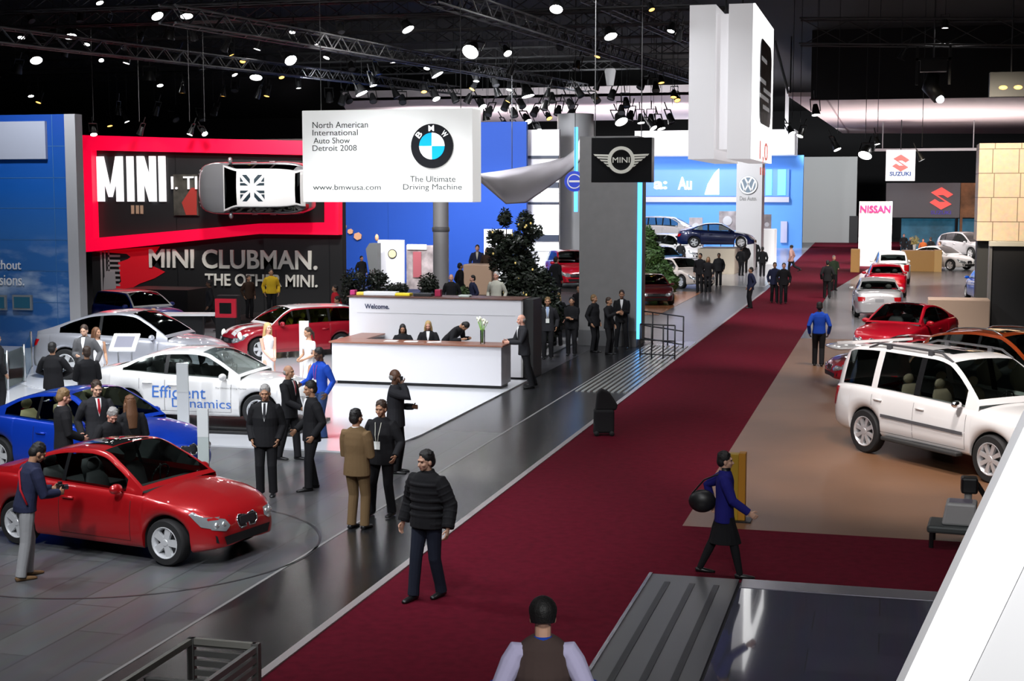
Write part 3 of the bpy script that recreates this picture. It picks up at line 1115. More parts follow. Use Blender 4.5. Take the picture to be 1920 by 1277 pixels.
        if coat == 'puffer':
            c_ = MB()
            c_.tube([nb + V((0, 0, -.02)), nb + V((0, 0, .02)), nb + V((0, 0.004, .06))], [(.085, .08), (.094, .09), (.078, .076)], n=16, up=(0, 1, 0))
            c_.build('collar', cloth(top), root, smooth=True)
    # ---- legs
    if not bust and coat != 'dress':
        q = MB()
        if legs.startswith('skirt'):
            q.tube([(0, 0, 1.0), (0, 0, .9), (0, .01, .75), (0, .02, .60), (0, .02, .50)], [(.15, .11), (.175, .13), (.18, .15), (.19, .19), (.195, .22)], n=18, up=(0, 1, 0))
            o = q.build('skirt', cloth(legs[5:]), root, smooth=True)
            remesh(o, vox, 2)
            q = MB()
            for h_, k_, a_ in ((hl_, kl, al), (hr_, kr, ar)):
                q.tube([h_, h_.lerp(k_, .6), k_, k_.lerp(a_, .3), a_, a_ - V((0, 0, .04))], [.094, .086, .064, .064, .045, .04], n=10)
            o = q.build('tights', cloth('black'), root, smooth=True)
            remesh(o, vox, 2)
        else:
            q.tube([(0, 0, 1.02), (0, 0, .94), (0, 0, .86)], [(.150 * f, .105 * f), (.168 * f, .118 * f), (.150 * f, .11)], n=16, up=(0, 1, 0))
            for h_, k_, a_ in ((hl_, kl, al), (hr_, kr, ar)):
                q.tube([h_, h_.lerp(k_, .3), h_.lerp(k_, .7), k_, k_.lerp(a_, .4), k_.lerp(a_, .8), a_ - V((0, 0, .02))], [.098, .096, .082, .075, .072, .068, .070], n=12)
            o = q.build('trousers', cloth(legs), root, smooth=True)
            remesh(o, vox, 3 if near else 2)
    if not bust:
        for a_, k_ in ((al, kl), (ar, kr)):
            q = MB()
            pitch_ = max(0, (a_.z - .10)) * 1.5
            dn = V((0, math.cos(pitch_), -math.sin(pitch_)))
            p = a_ - V((0, 0, .045))
            q.tube([p - dn * .065, p - dn * .02 + V((0, 0, .01)), p + dn * .08, p + dn * .17 - V((0, 0, .008)), p + dn * .205 - V((0, 0, .012))], [(.034, .030), (.040, .040), (.043, .030), (.042, .022), (.022, .014)], n=10, up=(0, 0, 1))
            q.build('shoe', mat('shoe_' + shoes, {'black': (.008, .008, .009), 'brown': (.16, .09, .04)}[shoes], .35), root, smooth=True)
    return root, dict(wl=wl, wr=wr, el=el, er=er, T=T, HM=HM)


# ------------------------------------------------------------------ the hall
def rect_y(px0, py0, px1, py1, Y):
    """pixel rectangle as x0,z0,x1,z1 on the upright plane at Y"""
    m = (py0 + py1) / 2
    a, b = AY(px0, m, Y), AY(px1, m, Y)
    mx = (px0 + px1) / 2
    return a.x, AY(mx, py1, Y).z, b.x, AY(mx, py0, Y).z


def panel(name, label, cat, px, Y, d, m, group=None, z0=None, kind=None, bv=0):
    x0, za, x1, zb = rect_y(*px, Y)
    q = MB().box(x0, Y, za if z0 is None else z0, x1, Y + d, zb)
    o = q.build(name, m)
    if bv:
        bevel(o, bv)
    return tag(o, label, cat, group, kind)


FLOORB = mat('hall_floor', (.045, .045, .05), .28, var=.3)
struct('floor', MB().box(-110, -8, -.4, 40, 170, 0), FLOORB)
BLK = mat('hall_black', (.014, .014, .015), .9)
struct('ceiling', MB().box(-110, -8, 14, 40, 170, 14.4), BLK)
struct('wall_back', MB().box(-110, 165, 0, 40, 165.5, 14), BLK)
struct('wall_left', MB().box(-110.5, -8, 0, -110, 165, 14), BLK)
struct('wall_right', MB().box(39.5, -8, 0, 40, 165, 14), BLK)
struct('wall_near', MB().box(-110, -8.5, 0, 40, -8, 14), BLK)
CARPET = mat('red_carpet', (.10, .004, .014), .95, bump=.5, bscale=140, var=.16, vscale=8, spec=.1)
q = MB().box(-5.8, -6, .001, -2.75, 71, .012)
q.box(-2.75, 17.3, .001, 9, 20.1, .012)
q.prism([(-5.8, 71), (-2.75, 71), (2.2, 150), (-7.2, 150)], .001, .012, axis='z')
struct('floor_carpet', q, CARPET)
TILE = brick_mat('grey_tile', (.115, .115, .12), (.085, .085, .09), (.06, .06, .062), 1, 1.8, .6, .012, .33, swap='floor')
DTILE = brick_mat('dark_tile', (.022, .022, .023), (.016, .016, .017), (.015, .015, .015), 1, 1.6, .35, .012, .24, swap='floor')
struct('floor_tile_grey', MB().box(-30, 2, .001, -7.32, 26.0, .010), TILE)
struct('floor_tile_dark', MB().box(-7.28, 2, .001, -5.9, 46, .010).box(-8.75, 27.2, .001, -7.32, 46, .010), DTILE)
struct('floor_tile_mid', MB().box(-8.75, 26.0, .001, -7.32, 27.2, .010), TILE)
struct('trim_1', MB().box(-5.9, 2, .001, -5.8, 71, .03), mat('edge_strip', (.42, .38, .38), .4, .3))
struct('trim_2', MB().box(-7.32, 2, .001, -7.28, 46, .014), mat('joint_strip', (.28, .27, .27), .4, .3))
WFLOOR = mat('white_floor', (.58, .59, .62), .18, coat=.3)
q = MB().box(-30, 24.35, .0105, -9.6, 46, .04)
q.prism([(-9.6, 24.35), (-8.9, 24.9), (-8.76, 26.5), (-8.76, 35.0), (-9.6, 35.0)], .0105, .04, axis='z')
struct('floor_white', q, WFLOOR)
BROWN = mat('brown_floor', (.165, .080, .040), .42, var=.10, vscale=.8)
struct('floor_brown', MB().box(-2.75, 20.1, .001, 14, 48, .012), BROWN)
struct('floor_grey_right', MB().box(-2.75, 48, .001, 14, 71, .010).prism([(-2.75, 71), (14, 71), (14, 120), (.4, 120)], .001, .010, axis='z'), mat('grey_floor', (.15, .15, .155), .22, var=.15, vscale=.5))
struct('floor_vw', MB().box(-40, 75, .001, -6.1, 134, .011), mat('pale_floor', (.42, .43, .46), .18))
struct('floor_wood', MB().box(-16, 56, .001, -8.7, 70, .012), mat('wood_floor', (.30, .12, .055), .25, var=.2, vscale=2))
# near glossy platform on the right
GLOSS = brick_mat('gloss_platform', (.085, .083, .12), (.07, .07, .105), (.05, .05, .05), 1, 1.4, .7, .006, .07, coat=.6)  # violet tint in the base colour stands in for reflected haze
q = MB().box(-1.62, 4, 0.001, 6, 16.86, .06, 0)
t = thing('display_platform', 'low glossy dark grey platform reflecting the woman in blue, near edge of photo', 'platform', (0, 0, 0))
q.build('platform_deck', GLOSS, t)
MB().box(-1.62, 16.86, .001, 6, 17.25, .065).build('edge_trim', mat('satin_edge', (.30, .29, .34), .25, .7), t)
q = MB().box(-2.72, 4, .001, -1.66, 17.25, .055)
q.build('ramp_deck', mat('ramp_grey', (.085, .085, .09), .35), t)
for x in (-2.52, -2.22, -1.93):
    MB().box(x, 4.3, .055, x + .07, 16.9, .062).build('ramp_groove', BLACK, t)
MB().box(-2.76, 4, .001, -2.72, 17.25, .07).build('edge_trim', mat('satin_edge', (.3, .3, .3), .3), t)
# steel floor grating beside the carpet
q = MB()
for i in range(9):
    x = -7.2 + i * .145
    q.box(x, 33.5, .011, x + .07, 44.5, .03)
tag(q.build('floor_grating', mat('grate_steel', (.45, .46, .44), .3, .6)), 'striped pale metal floor grating between the dark floor and the red carpet', 'grating')

# slanted white parapet right by the camera
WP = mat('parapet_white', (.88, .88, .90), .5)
Yp = 4.6
P = [AY(1695, 1277, Yp), AY(1920, 800, Yp)]
dv = (P[1] - P[0])
wd = AY(1812, 1277, Yp).x - P[0].x
a = P[0] + dv * (-(P[0].z) / dv.z)
b = P[0] + dv * ((AY(1920, 740, Yp).z - P[0].z) / dv.z)
t = thing('stair_parapet', 'slanted white parapet cutting across the lower right corner', 'parapet')
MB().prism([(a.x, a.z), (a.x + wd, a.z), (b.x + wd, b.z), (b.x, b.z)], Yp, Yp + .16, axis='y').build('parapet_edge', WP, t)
MB().prism([(a.x + wd, a.z), (a.x + wd + 1.2, a.z), (b.x + wd + 1.2, b.z), (b.x + wd, b.z)], Yp + .008, Yp + .15, axis='y').build('parapet_side', mat('parapet_shaded', (.58, .58, .59), .6), t)  # grey paint stands for shade on the side of the white parapet
lamp(.4, 1.2, 7.5, 2200, (1, 1, 1), .5, (1.6, 4.6, 4.0), spot=90)  # unseen lamp added to whiten the parapet

# ------------------------------------------------------------------ left stands
t = thing('sky_wall', 'tall blue wall printed with clouds, at the left edge', 'wall')
m = bpy.data.materials.new('sky_print')
m.use_nodes = True
nt = m.node_tree
bs = nt.nodes['Principled BSDF']
bs.inputs['Roughness'].default_value = .6
tc = nt.nodes.new('ShaderNodeTexCoord')
sx = nt.nodes.new('ShaderNodeSeparateXYZ')
nt.links.new(tc.outputs['Object'], sx.inputs[0])
mr = nt.nodes.new('ShaderNodeMapRange')
mr.inputs[1].default_value = 0
mr.inputs[2].default_value = 7
nt.links.new(sx.outputs['Z'], mr.inputs[0])
cr = nt.nodes.new('ShaderNodeValToRGB')
e = cr.color_ramp.elements
e[0].position, e[0].color = 0, (.006, .075, .27, 1)
e[1].position, e[1].color = 1, (.0, .055, .34, 1)
for p_, c_ in ((.25, (.02, .12, .36, 1)), (.5, (.02, .13, .42, 1)), (.7, (.0, .10, .45, 1))):
    k = e.new(p_)
    k.color = c_
nt.links.new(mr.outputs[0], cr.inputs[0])
ns = nt.nodes.new('ShaderNodeTexNoise')
ns.inputs['Scale'].default_value = 1.1
ns.inputs['Detail'].default_value = 8
mp = nt.nodes.new('ShaderNodeMapping')
mp.inputs['Scale'].default_value = (.6, 1, 1.6)
nt.links.new(tc.outputs['Object'], mp.inputs[0])
nt.links.new(mp.outputs[0], ns.inputs[0])
c2 = nt.nodes.new('ShaderNodeValToRGB')
c2.color_ramp.elements[0].position = .48
c2.color_ramp.elements[1].position = .72
nt.links.new(ns.outputs[0], c2.inputs[0])
c3 = nt.nodes.new('ShaderNodeValToRGB')
for k, (p_, v_) in enumerate(((0, .1), (.5, 0))):
    c3.color_ramp.elements[k].position = p_
    c3.color_ramp.elements[k].color = (v_, v_, v_, 1)
k = c3.color_ramp.elements.new(.3)
k.color = (.9, .9, .9, 1)
nt.links.new(mr.outputs[0], c3.inputs[0])
mu = nt.nodes.new('ShaderNodeMath')
mu.operation = 'MULTIPLY'
nt.links.new(c2.outputs[0], mu.inputs[0])
nt.links.new(c3.outputs[0], mu.inputs[1])
mx = nt.nodes.new('ShaderNodeMix')
mx.data_type = 'RGBA'
mx.inputs[7].default_value = (.55, .66, .78, 1)
nt.links.new(mu.outputs[0], mx.inputs[0])
nt.links.new(cr.outputs[0], mx.inputs[6])
nt.links.new(mx.outputs[2], bs.inputs[0])
YW = 39.0
x0, za, x1, zb = rect_y(-140, 216, 128, 640, YW)
MB().box(x0, YW, .04, x1, YW + .3, zb).build('print_panel', m, t)
MB().box(x1, YW - .05, .04, rect_y(128, 216, 148, 640, YW)[2], YW + .35, zb).build('end_post', mat('post_grey', (.42, .42, .44), .5), t)
q = MB()
jm = mat('panel_joint', (.05, .16, .38), .5)
for py in (275, 334, 391, 450, 508, 567):
    z_ = AY(60, py, YW).z
    q.box(x0, YW - .006, z_, x1, YW, z_ + .02)
for px in (102, -20):
    xx = AY(px, 400, YW).x
    q.box(xx, YW - .006, .04, xx + .02, YW, zb)
q.build('panel_joints', jm, t)
r = rect_y(-140, 229, 89, 299, YW)
q = MB().box(r[0], YW - .12, r[1], r[2], YW - .0061, r[3])
q.build('light_panel', mat('pale_screen', (.42, .45, .55), .5), t)
for px in ((26, 553, 62, 581), (-24, 553, 14, 581)):
    r = rect_y(*px, YW)
    s_ = MB().box(r[0], YW - .08, r[1], r[2], YW - .0065, r[3]).build('screen_frame', mat('frame_grey', (.22, .24, .26), .4), t)
    MB().box(r[0] + .06, YW - .09, r[1] + .06, r[2] - .06, YW - .0801, r[3] - .06).build('screen', mat('screen_dark', (.012, .06, .10), .15, emit=.15, ecol=(.03, .12, .2)), s_)
text('lettering', 'thout', WHITEM, (rect_y(-5, 488, 40, 505, YW)), 'y', t, .01, base=YW - .02)
text('lettering', 'sions.', WHITEM, (rect_y(0, 516, 46, 535, YW)), 'y', t, .01, base=YW - .02)

# ---- the dark wall with the red frame
YM = 50.0
t = thing('mini_wall', 'dark exhibition wall in a thick red frame with a car mounted on it', 'wall')


def PX(pts, Y=YM):
    return [(AY(a, b_, Y).x, AY(a, b_, Y).z) for a, b_ in pts]


REDF = mat('frame_red', (.85, .0, .04), .45, emit=.5, ecol=(1, .0, .04))  # glow added to brighten the red; the frame is no lamp
q = MB()
out = PX([(162, 254), (400, 261), (642, 266), (642, 440), (492, 438), (170, 472)])
inn = PX([(181, 282), (400, 287), (616, 292), (616, 417), (492, 419), (186, 446)])
for i in range(6):
    j = (i + 1) % 6
    q.prism([out[i], out[j], inn[j], inn[i]], YM - .4, YM, axis='y')
q.build('red_frame', REDF, t)
DW = mat('mini_black', (.013, .013, .014), .5)
x0 = PX([(170, 400)])[0][0]
x1 = PX([(641, 400)])[0][0]
MB().box(x0, YM, 0.04, x1, YM + .4, PX([(400, 262)])[0][1]).build('wall_panel', DW, t)
q = MB()
for px in (330, 492, 616):
    xx = PX([(px, 400)])[0][0]
    q.box(xx, YM - .004, .04, xx + .03, YM, 6.5)
q.build('panel_joints', BLACK, t)
WL = mat('letter_white', (.9, .9, .92), .5, emit=.5)
rb = rect_y(184, 293, 312, 378, YM)
lx = lambda u: rb[0] + (rb[2] - rb[0]) * u
lz = lambda v: rb[1] + (rb[3] - rb[1]) * v
for nm_, parts in (('m', (((0, 0), (.10, 0), (.10, 1), (0, 1)), ((.28, 0), (.38, 0), (.38, 1), (.28, 1)), ((0, 1), (.10, 1), (.215, .1), (.165, .1)), ((.28, 1), (.38, 1), (.215, .1), (.165, .1)))),
                   ('i', (((.44, 0), (.535, 0), (.535, 1), (.44, 1)),)), ('n', (((.59, 0), (.68, 0), (.68, 1), (.59, 1)), ((.77, 0), (.86, 0), (.86, 1), (.77, 1)), ((.59, 1), (.69, 1), (.86, 0), (.76, 0)))), ('i', (((.905, 0), (1, 0), (1, 1), (.905, 1)),))):
    q = MB()
    for k_, pl in enumerate(parts):
        q.prism([(lx(u_), lz(v_)) for u_, v_ in pl], YM - .10 - k_ * .002, YM - .02)
    q.build('letter', WL, t)
text('lettering', 'I. TI', WL, rect_y(326, 331, 374, 355, YM), 'y', t, .03, .0, base=YM - .2)
text('lettering', 'MINI CLUBMAN.', mat('letter_cream', (.78, .77, .70), .5), rect_y(281, 468, 596, 504, YM), 'y', t, .03, .02, base=YM - .05)
text('lettering', 'THE OTHER MINI.', mat('letter_cream', (.78, .77, .70), .5), rect_y(386, 514, 596, 537, YM), 'y', t, .03, .015, base=YM - .05)
r = rect_y(328, 327, 374, 404, YM)
MB().box(r[0], YM - .12, r[1], r[2], YM - .005, r[3]).build('picture_panel', mat('picture_olive', (.06, .055, .045), .5, var=.5), t)
q = MB().prism(PX([(344, 380), (362, 352), (372, 352), (372, 403), (352, 403)]), YM - .14, YM - .121, axis='y')
q.build('picture_shape', mat('picture_red', (.42, .04, .03), .5), t)
q = MB()
for px in (247, 256, 264):
    r = rect_y(px, 385, px + 5, 401, YM)
    q.box(r[0], YM - .05, r[1], r[2], YM - .005, r[3])
q.build('picture_bars', mat('picture_tan', (.45, .3, .2), .5), t)
# red splash graphic and grey figures low on the left
q = MB().prism(PX([(222, 492), (240, 486), (262, 470), (281, 496), (300, 505), (310, 510), (290, 522), (262, 532), (240, 545), (213, 541), (228, 528)]), YM - .03, YM - .005, axis='y')
q.prism(PX([(180, 472), (240, 466), (300, 462), (280, 492), (248, 484), (238, 476)]), YM - .026, YM - .006, axis='y')
q.build('splash_graphic', mat('splash_red', (.6, .01, .02), .5, emit=.08, ecol=(1, 0, .02)), t)
q = MB()
for i in range(7):
    r = rect_y(203, 478 + i * 9, 226, 482 + i * 9, YM)
    q.box(r[0], YM - .05, r[1], r[2], YM - .032, r[3])
for px in (190, 197, 204):
    r = rect_y(px, 470, px + 3, 545, YM)
    q.box(r[0], YM - .05, r[1], r[2], YM - .032, r[3])
q.prism(PX([(202, 508), (217, 509), (219, 540), (196, 548), (197, 522)]), YM - .09, YM - .051, axis='y')
q.build('ladder_graphic', mat('graphic_grey', (.36, .34, .35), .6), t)
r = rect_y(228, 543, 352, 600, YM - 3)
tag(MB().box(r[0], YM - 3, .04, r[2], YM - 1.2, r[3]).build('stage_block', DW), 'low black stage block below the red splash graphic', 'stage')

# ---- hanging sign with the round blue and white emblem
YB = 35.2
t = thing('hanging_sign', 'white glowing box sign with a round blue and white emblem, hung on two wires', 'sign')
r = rect_y(567, 205, 886, 379, YB)
SW = mat('sign_white', (.80, .80, .78), .5, emit=.35, ecol=(1, .995, .97))
bevel(MB().box(r[0], YB, r[1], r[2], YB + .8, r[3]).build('sign_box', SW, t), .02)
GT = mat('sign_grey_text', (.07, .075, .075), .7)
for s_, bx in (('North American', (586, 228, 690, 240)), ('International', (586, 243, 671, 254)), ('Auto Show', (588, 258, 656, 269)), ('Detroit 2008', (586, 272, 669, 283)), ('www.bmwusa.com', (587, 346, 714, 356)), ('The Ultimate', (769, 330, 854, 341)), ('Driving Machine', (756, 345, 866, 359))):
    text('lettering', s_, GT, rect_y(*bx, YB), 'y', t, .004, base=YB - .006)
c = AY(811, 274, YB)
rr = rect_y(771, 232, 850, 316, YB)
rad = (rr[2] - rr[0]) / 2
g_ = disc(MB(), c.x, c.z, rad, YB - .05, YB - .001, 48).build('emblem', mat('emblem_black', (.015, .015, .018), .3), t)
q = MB()
disc(q, c.x, c.z, rad * .60, YB - .062, YB - .051, 48, 0, 0, 90)
disc(q, c.x, c.z, rad * .60, YB - .062, YB - .051, 48, 1, 90, 180)
disc(q, c.x, c.z, rad * .60, YB - .062, YB - .051, 48, 0, 180, 270)
disc(q, c.x, c.z, rad * .60, YB - .062, YB - .051, 48, 1, 270, 360)
q.build('emblem_quarters', [mat('emblem_white', (.95, .95, .95), .4, emit=.8), mat('emblem_blue', (.0, .42, .85), .4, emit=.35)], g_)
for ch, an in (('B', 140), ('M', 92), ('W', 42)):
    cx, cz = c.x + rad * .80 * math.cos(R(an)), c.z + rad * .80 * math.sin(R(an))
    s_ = rad * .13
    o = text('lettering', ch, mat('emblem_white', (.9, .9, .9), .4), (-s_, -s_, s_, s_), 'y', g_, .004, .01, base=0)
    o.location = (cx, YB - .056, cz)
    o.rotation_euler = (0, R(90 - an), 0)
for px in (602, 864):
    x_ = AY(px, 200, YB + .4).x
    MB().cyl((x_, YB + .4, r[3]), (x_, YB + .4, 14), .012, n=6).build('suspension_wire', mat('wire_grey', (.25, .25, .25), .4, .5), t)

# ---- winged emblem sign
YE = 36.0
t = thing('wing_sign', 'black square sign with a silver winged emblem in front of the grey pillar', 'sign')
r = rect_y(1109, 258, 1222, 342, YE)
MB().box(r[0], YE, r[1], r[2], YE + .4, r[3]).build('sign_box', mat('sign_black', (.012, .012, .013), .35), t)
SV = mat('emblem_silver', (.75, .74, .66), .35, .3, emit=.25)
c = AY(1165, 300, YE)
u = (r[2] - r[0]) / 113
q = MB()
disc(q, c.x, c.z, 25 * u, YE - .06, YE - .001, 36, ri=19 * u)
for s in (-1, 1):
    for i, (l_, zt, zb_) in enumerate(((52, 11, 7.5), (46, 6, 3), (40, 1, -2), (33, -4, -7), (28, -9, -12))):
        q.prism([(c.x + s * 22 * u, c.z + (zt - 1) * u), (c.x + s * l_ * u, c.z + zt * u), (c.x + s * (l_ - 3) * u, c.z + zb_ * u), (c.x + s * 21 * u, c.z + (zb_ - 1) * u)], YE - .05, YE - .001)
q.build('wing_emblem', SV, t)
text('lettering', 'MINI', SV, (c.x - 16 * u, c.z - 5 * u, c.x + 16 * u, c.z + 5 * u), 'y', t, .01, .0, base=YE - .03)
for px in (1116, 1203):
    x_ = AY(px, 230, YE + .2).x
    MB().cyl((x_, YE + .2, r[3]), (x_, YE + .2, 14), .012, n=6).build('suspension_wire', mat('wire_grey', (.25, .25, .25), .4, .5), t)

# ---- pillars
CONC = mat('pillar_grey', (.23, .225, .225), .7, var=.05)
Yq = 44.0
x0, x1 = AY(1086, 500, Yq).x, AY(1194, 500, Yq).x
t = thing('grey_pillar', 'wide grey square pillar lit blue along one edge', 'pillar')
MB().box(x0, Yq, .0, x1, Yq + 1.6, 6.5).build('pillar_shaft', CONC, t)
bevel(MB().box(x0 - .02, Yq - .02, 0, x1 + .01, Yq, .5).build('pillar_base', mat('pillar_base', (.12, .12, .125), .5), t), .01)
CY = mat('cyan_light', (.1, .5, 1), .4, emit=2.2, ecol=(.06, .38, 1.0))
MB().box(x1 + .01, Yq - .02, .25, x1 + .13, Yq + .12, 5.6).build('light_strip', CY, t)
q = MB()
a_ = AY(1078, 500, 78)
q.lathe([(1.0, 0), (1.0, 9.1)], n=32, axis='z')
o = q.build('round_column', mat('column_grey', (.30, .30, .31), .5), smooth=True, loc=(a_.x, 78, 0))
tag(o, 'thick round grey column behind the grey square pillar', 'column')
a_ = AY(827, 500, 60)
q = MB().lathe([(.34, 0), (.34, 5.9)], n=24, axis='z')
t = thing('slim_column', 'slim round metal column under the hanging white sign', 'column', (a_.x, 60, 0))
q.build('column_shaft', mat('column_steel', (.50, .50, .52), .5, .1), t, smooth=True)
MB().lathe([(.34, 3.1), (.38, 3.12), (.38, 3.3), (.34, 3.32)], n=24, axis='z').build('column_collar', mat('column_dark', (.2, .2, .21), .4), t, smooth=True)

# ---- blue back panels
BLUE = mat('panel_blue', (.002, .055, .36), .7)
t = thing('blue_backdrop', 'large saturated blue backdrop panel left of the slim column', 'backdrop')
r = rect_y(640, 232, 812, 545, 74)
MB().box(r[0], 74, 0, r[2], 74.3, r[3] + .5).build('backdrop_panel', BLUE, t)
MB().box(AY(727, 400, 74).x, 73.985, 0, AY(727, 400, 74).x + .04, 73.999, 8).build('panel_joint', mat('joint_blue', (.002, .05, .3), .7), t)
t = thing('blue_backdrop', 'large saturated blue backdrop panel right of the slim column', 'backdrop')
r = rect_y(813, 229, 987, 545, 74)
MB().box(r[0], 74, 0, r[2], 74.3, r[3]).build('backdrop_panel', BLUE, t)
WBOARD = mat('white_board', (.82, .8, .84), .6)  # plain white for the backdrop panel and boards
t = thing('white_backdrop', 'white backdrop panel right of the blue backdrops', 'backdrop')
r = rect_y(987, 243, 1048, 545, 75)
MB().box(r[0], 75, 0, r[2], 75.3, r[3]).build('backdrop_panel', WBOARD, t)
q = MB()
for a_, b_, m_ in ((292, 297, 0), (342, 352, 0), (355, 362, 1), (379, 382, 0), (440, 452, 0), (425, 440, 1), (458, 470, 1)):
    rr = rect_y(987, a_, 1048, b_, 75)
    q.box(rr[0], 74.9, rr[1], rr[2], 74.999, rr[3], m_)
q.build('shelf_bands', [mat('band_dark', (.02, .03, .06), .5), mat('band_lit', (.9, .95, .95), .5, emit=1.2)], t)
# white framed boards on the blue panels
for i, (px, lab) in enumerate((((708, 450, 757, 530), 'white square board with a round yellow emblem, on the blue backdrop'), ((908, 430, 960, 520), 'white tilted board half hidden by the dark tree'))):
    r = rect_y(*px, 70)
    t = thing('display_board', lab, 'board')
    bevel(MB().box(r[0], 70, 0.0, r[2], 70.2, r[3]).build('board', WBOARD, t), .02)
    if i == 0:
        cc = AY(736, 476, 70)
        disc(MB(), cc.x, cc.z, .20, 69.95, 69.999, 24).build('round_emblem', mat('emblem_cream', (.75, .62, .35), .4), t)
        disc(MB(), cc.x, cc.z, .24, 69.96, 69.998, 24, ri=.2).build('emblem_ring', DARKM, t)
    else:
        MB().box(r[0], 69.94, r[1] + .0, r[0] + .14, 69.999, r[3]).build('board_edge', WHITEM, t)
t = thing('photo_screen', 'pinkish photo panel standing beside the white square board', 'panel')
r = rect_y(762, 460, 812, 535, 68)
MB().box(r[0], 68, 0, r[2], 68.2, r[3]).build('panel_board', mat('photo_grey', (.36, .30, .30), .5, var=.5, vscale=2), t)
rr = rect_y(775, 472, 790, 520, 68)
MB().box(rr[0], 67.95, rr[1], rr[2], 67.999, rr[3]).build('picture_shape', mat('picture_rose', (.40, .10, .12), .5), t)
rr = rect_y(764, 458, 800, 468, 68)
MB().box(rr[0], 67.95, rr[1], rr[2], 67.999, rr[3]).build('picture_header', WHITEM, t)
# orange paper shapes trailing down the blue wall
for i, (px, py, s_) in enumerate(((645, 425, .16), (657, 434, .17), (671, 443, .24))):
    c = AY(px, py, 73.9)
    q = MB().prism([(c.x + s_ * math.cos(R(20 + 60 * k)), c.z + s_ * .9 * math.sin(R(20 + 60 * k))) for k in range(6)], 73.86, 73.94)
    tag(q.build('wall_ornament', mat('ornament_orange', (.72, .36, .20), .6)), ('smallest and topmost', 'middle', 'largest and lowest')[i] + ' of the orange ornaments on the blue backdrop', 'ornament', 'orange ornaments on the blue backdrop')
t = thing('grey_dispenser', 'grey curved display stand left of the white square board', 'stand')
r = rect_y(686, 456, 708, 520, 69)
MB().prism([(r[0], r[3] - .3), (r[0] + .2, r[3]), (r[2], r[3]), (r[2], 0), (r[0] + .3, 0)], 69, 69.5).build('stand_body', mat('stand_grey', (.12, .12, .12), .6), t)
c = AY(704, 446, 69)
MB().ell((c.x, 69.2, c.z), (.1, .1, .18)).build('stand_knob', mat('ornament_orange', (.72, .36, .20), .6), t, smooth=True)

# ---- sail canopy and round blue emblem
t = thing('sail_canopy', 'pale curved sail canopy lit blue at its tip, left of the grey pillar', 'canopy')
q = MB()
ed_t = [(895, 326), (940, 320), (985, 312), (1030, 303), (1060, 294), (1080, 278), (1090, 255)]
ed_b = [(900, 328), (950, 378), (985, 376), (1020, 352), (1050, 330), (1075, 310), (1092, 290)]
vs = []
for k in range(7):
    a_, b_ = AY(*ed_t[k], 66), AY(*ed_b[k], 60 + k * .4)
    for i in range(5):
        p = a_.lerp(b_, i / 4)
        p.y -= math.sin(i / 4 * math.pi) * .8
        vs.append(p)
fs = [(k * 5 + i, k * 5 + i + 1, k * 5 + i + 6, k * 5 + i + 5) for k in range(6) for i in range(4)]
q.add(vs, fs)
o = q.build('sail_fabric', mat('sail_fabric', (.27, .25, .27), .6), t, smooth=True)
sm = o.modifiers.new('thick', 'SOLIDIFY')
sm.thickness = .12
MB().box(AY(1086, 300, 60).x, 59, 4, AY(1092, 300, 60).x, 59.1, 7.5).build('sail_light', CY, t)
c = AY(1077, 340, 58)
t = thing('round_sign', 'round dark blue sign at the foot of the pale sail canopy', 'sign')
disc(MB(), c.x, c.z, .42, 58, 58.25, 32).build('sign_disc', mat('sign_blue', (.01, .03, .35), .3, emit=.25, ecol=(.02, .08, .8)), t)
q = MB()
disc(q, c.x, c.z, .3, 57.98, 57.999, 24, ri=.26)
q.box(c.x - .22, 57.98, c.z - .04, c.x + .22, 57.999, c.z + .04)
q.build('sign_mark', WHITEM, t)
MB().cyl((c.x, 58.1, c.z + .4), (c.x, 58.1, 14), .015, n=6).build('suspension_wire', DARKM, t)
MB().cyl((AY(960, 300, 66).x, 66, AY(960, 316, 66).z), (AY(960, 300, 66).x, 66, 14), .02, n=6).build('suspension_wire', DARKM, bpy.data.objects['sail_canopy'])

# ---- pale bulkheads high up
a_, b_ = G(596, 182, 11.5), G(1292, 178, 11.5)
t = thing('ceiling_bulkhead', 'long pale pinkish ceiling bulkhead behind the row of black lamps', 'bulkhead')
q = MB().box(a_.x, b_.y, 11.5, b_.x, b_.y + 1, 12.2)
q.add([(a_.x, b_.y, 11.5), (b_.x, b_.y, 11.5), (b_.x + 2, b_.y + 26, 11.2), (a_.x - 9, b_.y + 26, 11.2), (a_.x, b_.y, 11.7), (b_.x, b_.y, 11.7), (b_.x + 2, b_.y + 26, 11.4), (a_.x - 9, b_.y + 26, 11.4)], [(0, 1, 2, 3), (7, 6, 5, 4), (0, 4, 5, 1), (1, 5, 6, 2), (2, 6, 7, 3), (3, 7, 4, 0)])
q.build('bulkhead_panel', mat('bulkhead_pale', (.72, .64, .66), .7), t)
for k in range(4):
    x_ = a_.x + (b_.x - a_.x) * (k + .5) / 4
    MB().cyl((x_, b_.y + 2, 12), (x_, b_.y + 2, 14), .03, n=6).build('hanger', DARKM, t)
for k in range(3):
    lamp(a_.x + (b_.x - a_.x) * (k + .5) / 3, b_.y + 8, 7, 3800, (1, .9, .93), 2, (a_.x + (b_.x - a_.x) * (k + .5) / 3, b_.y + 12, 11.5), spot=120)

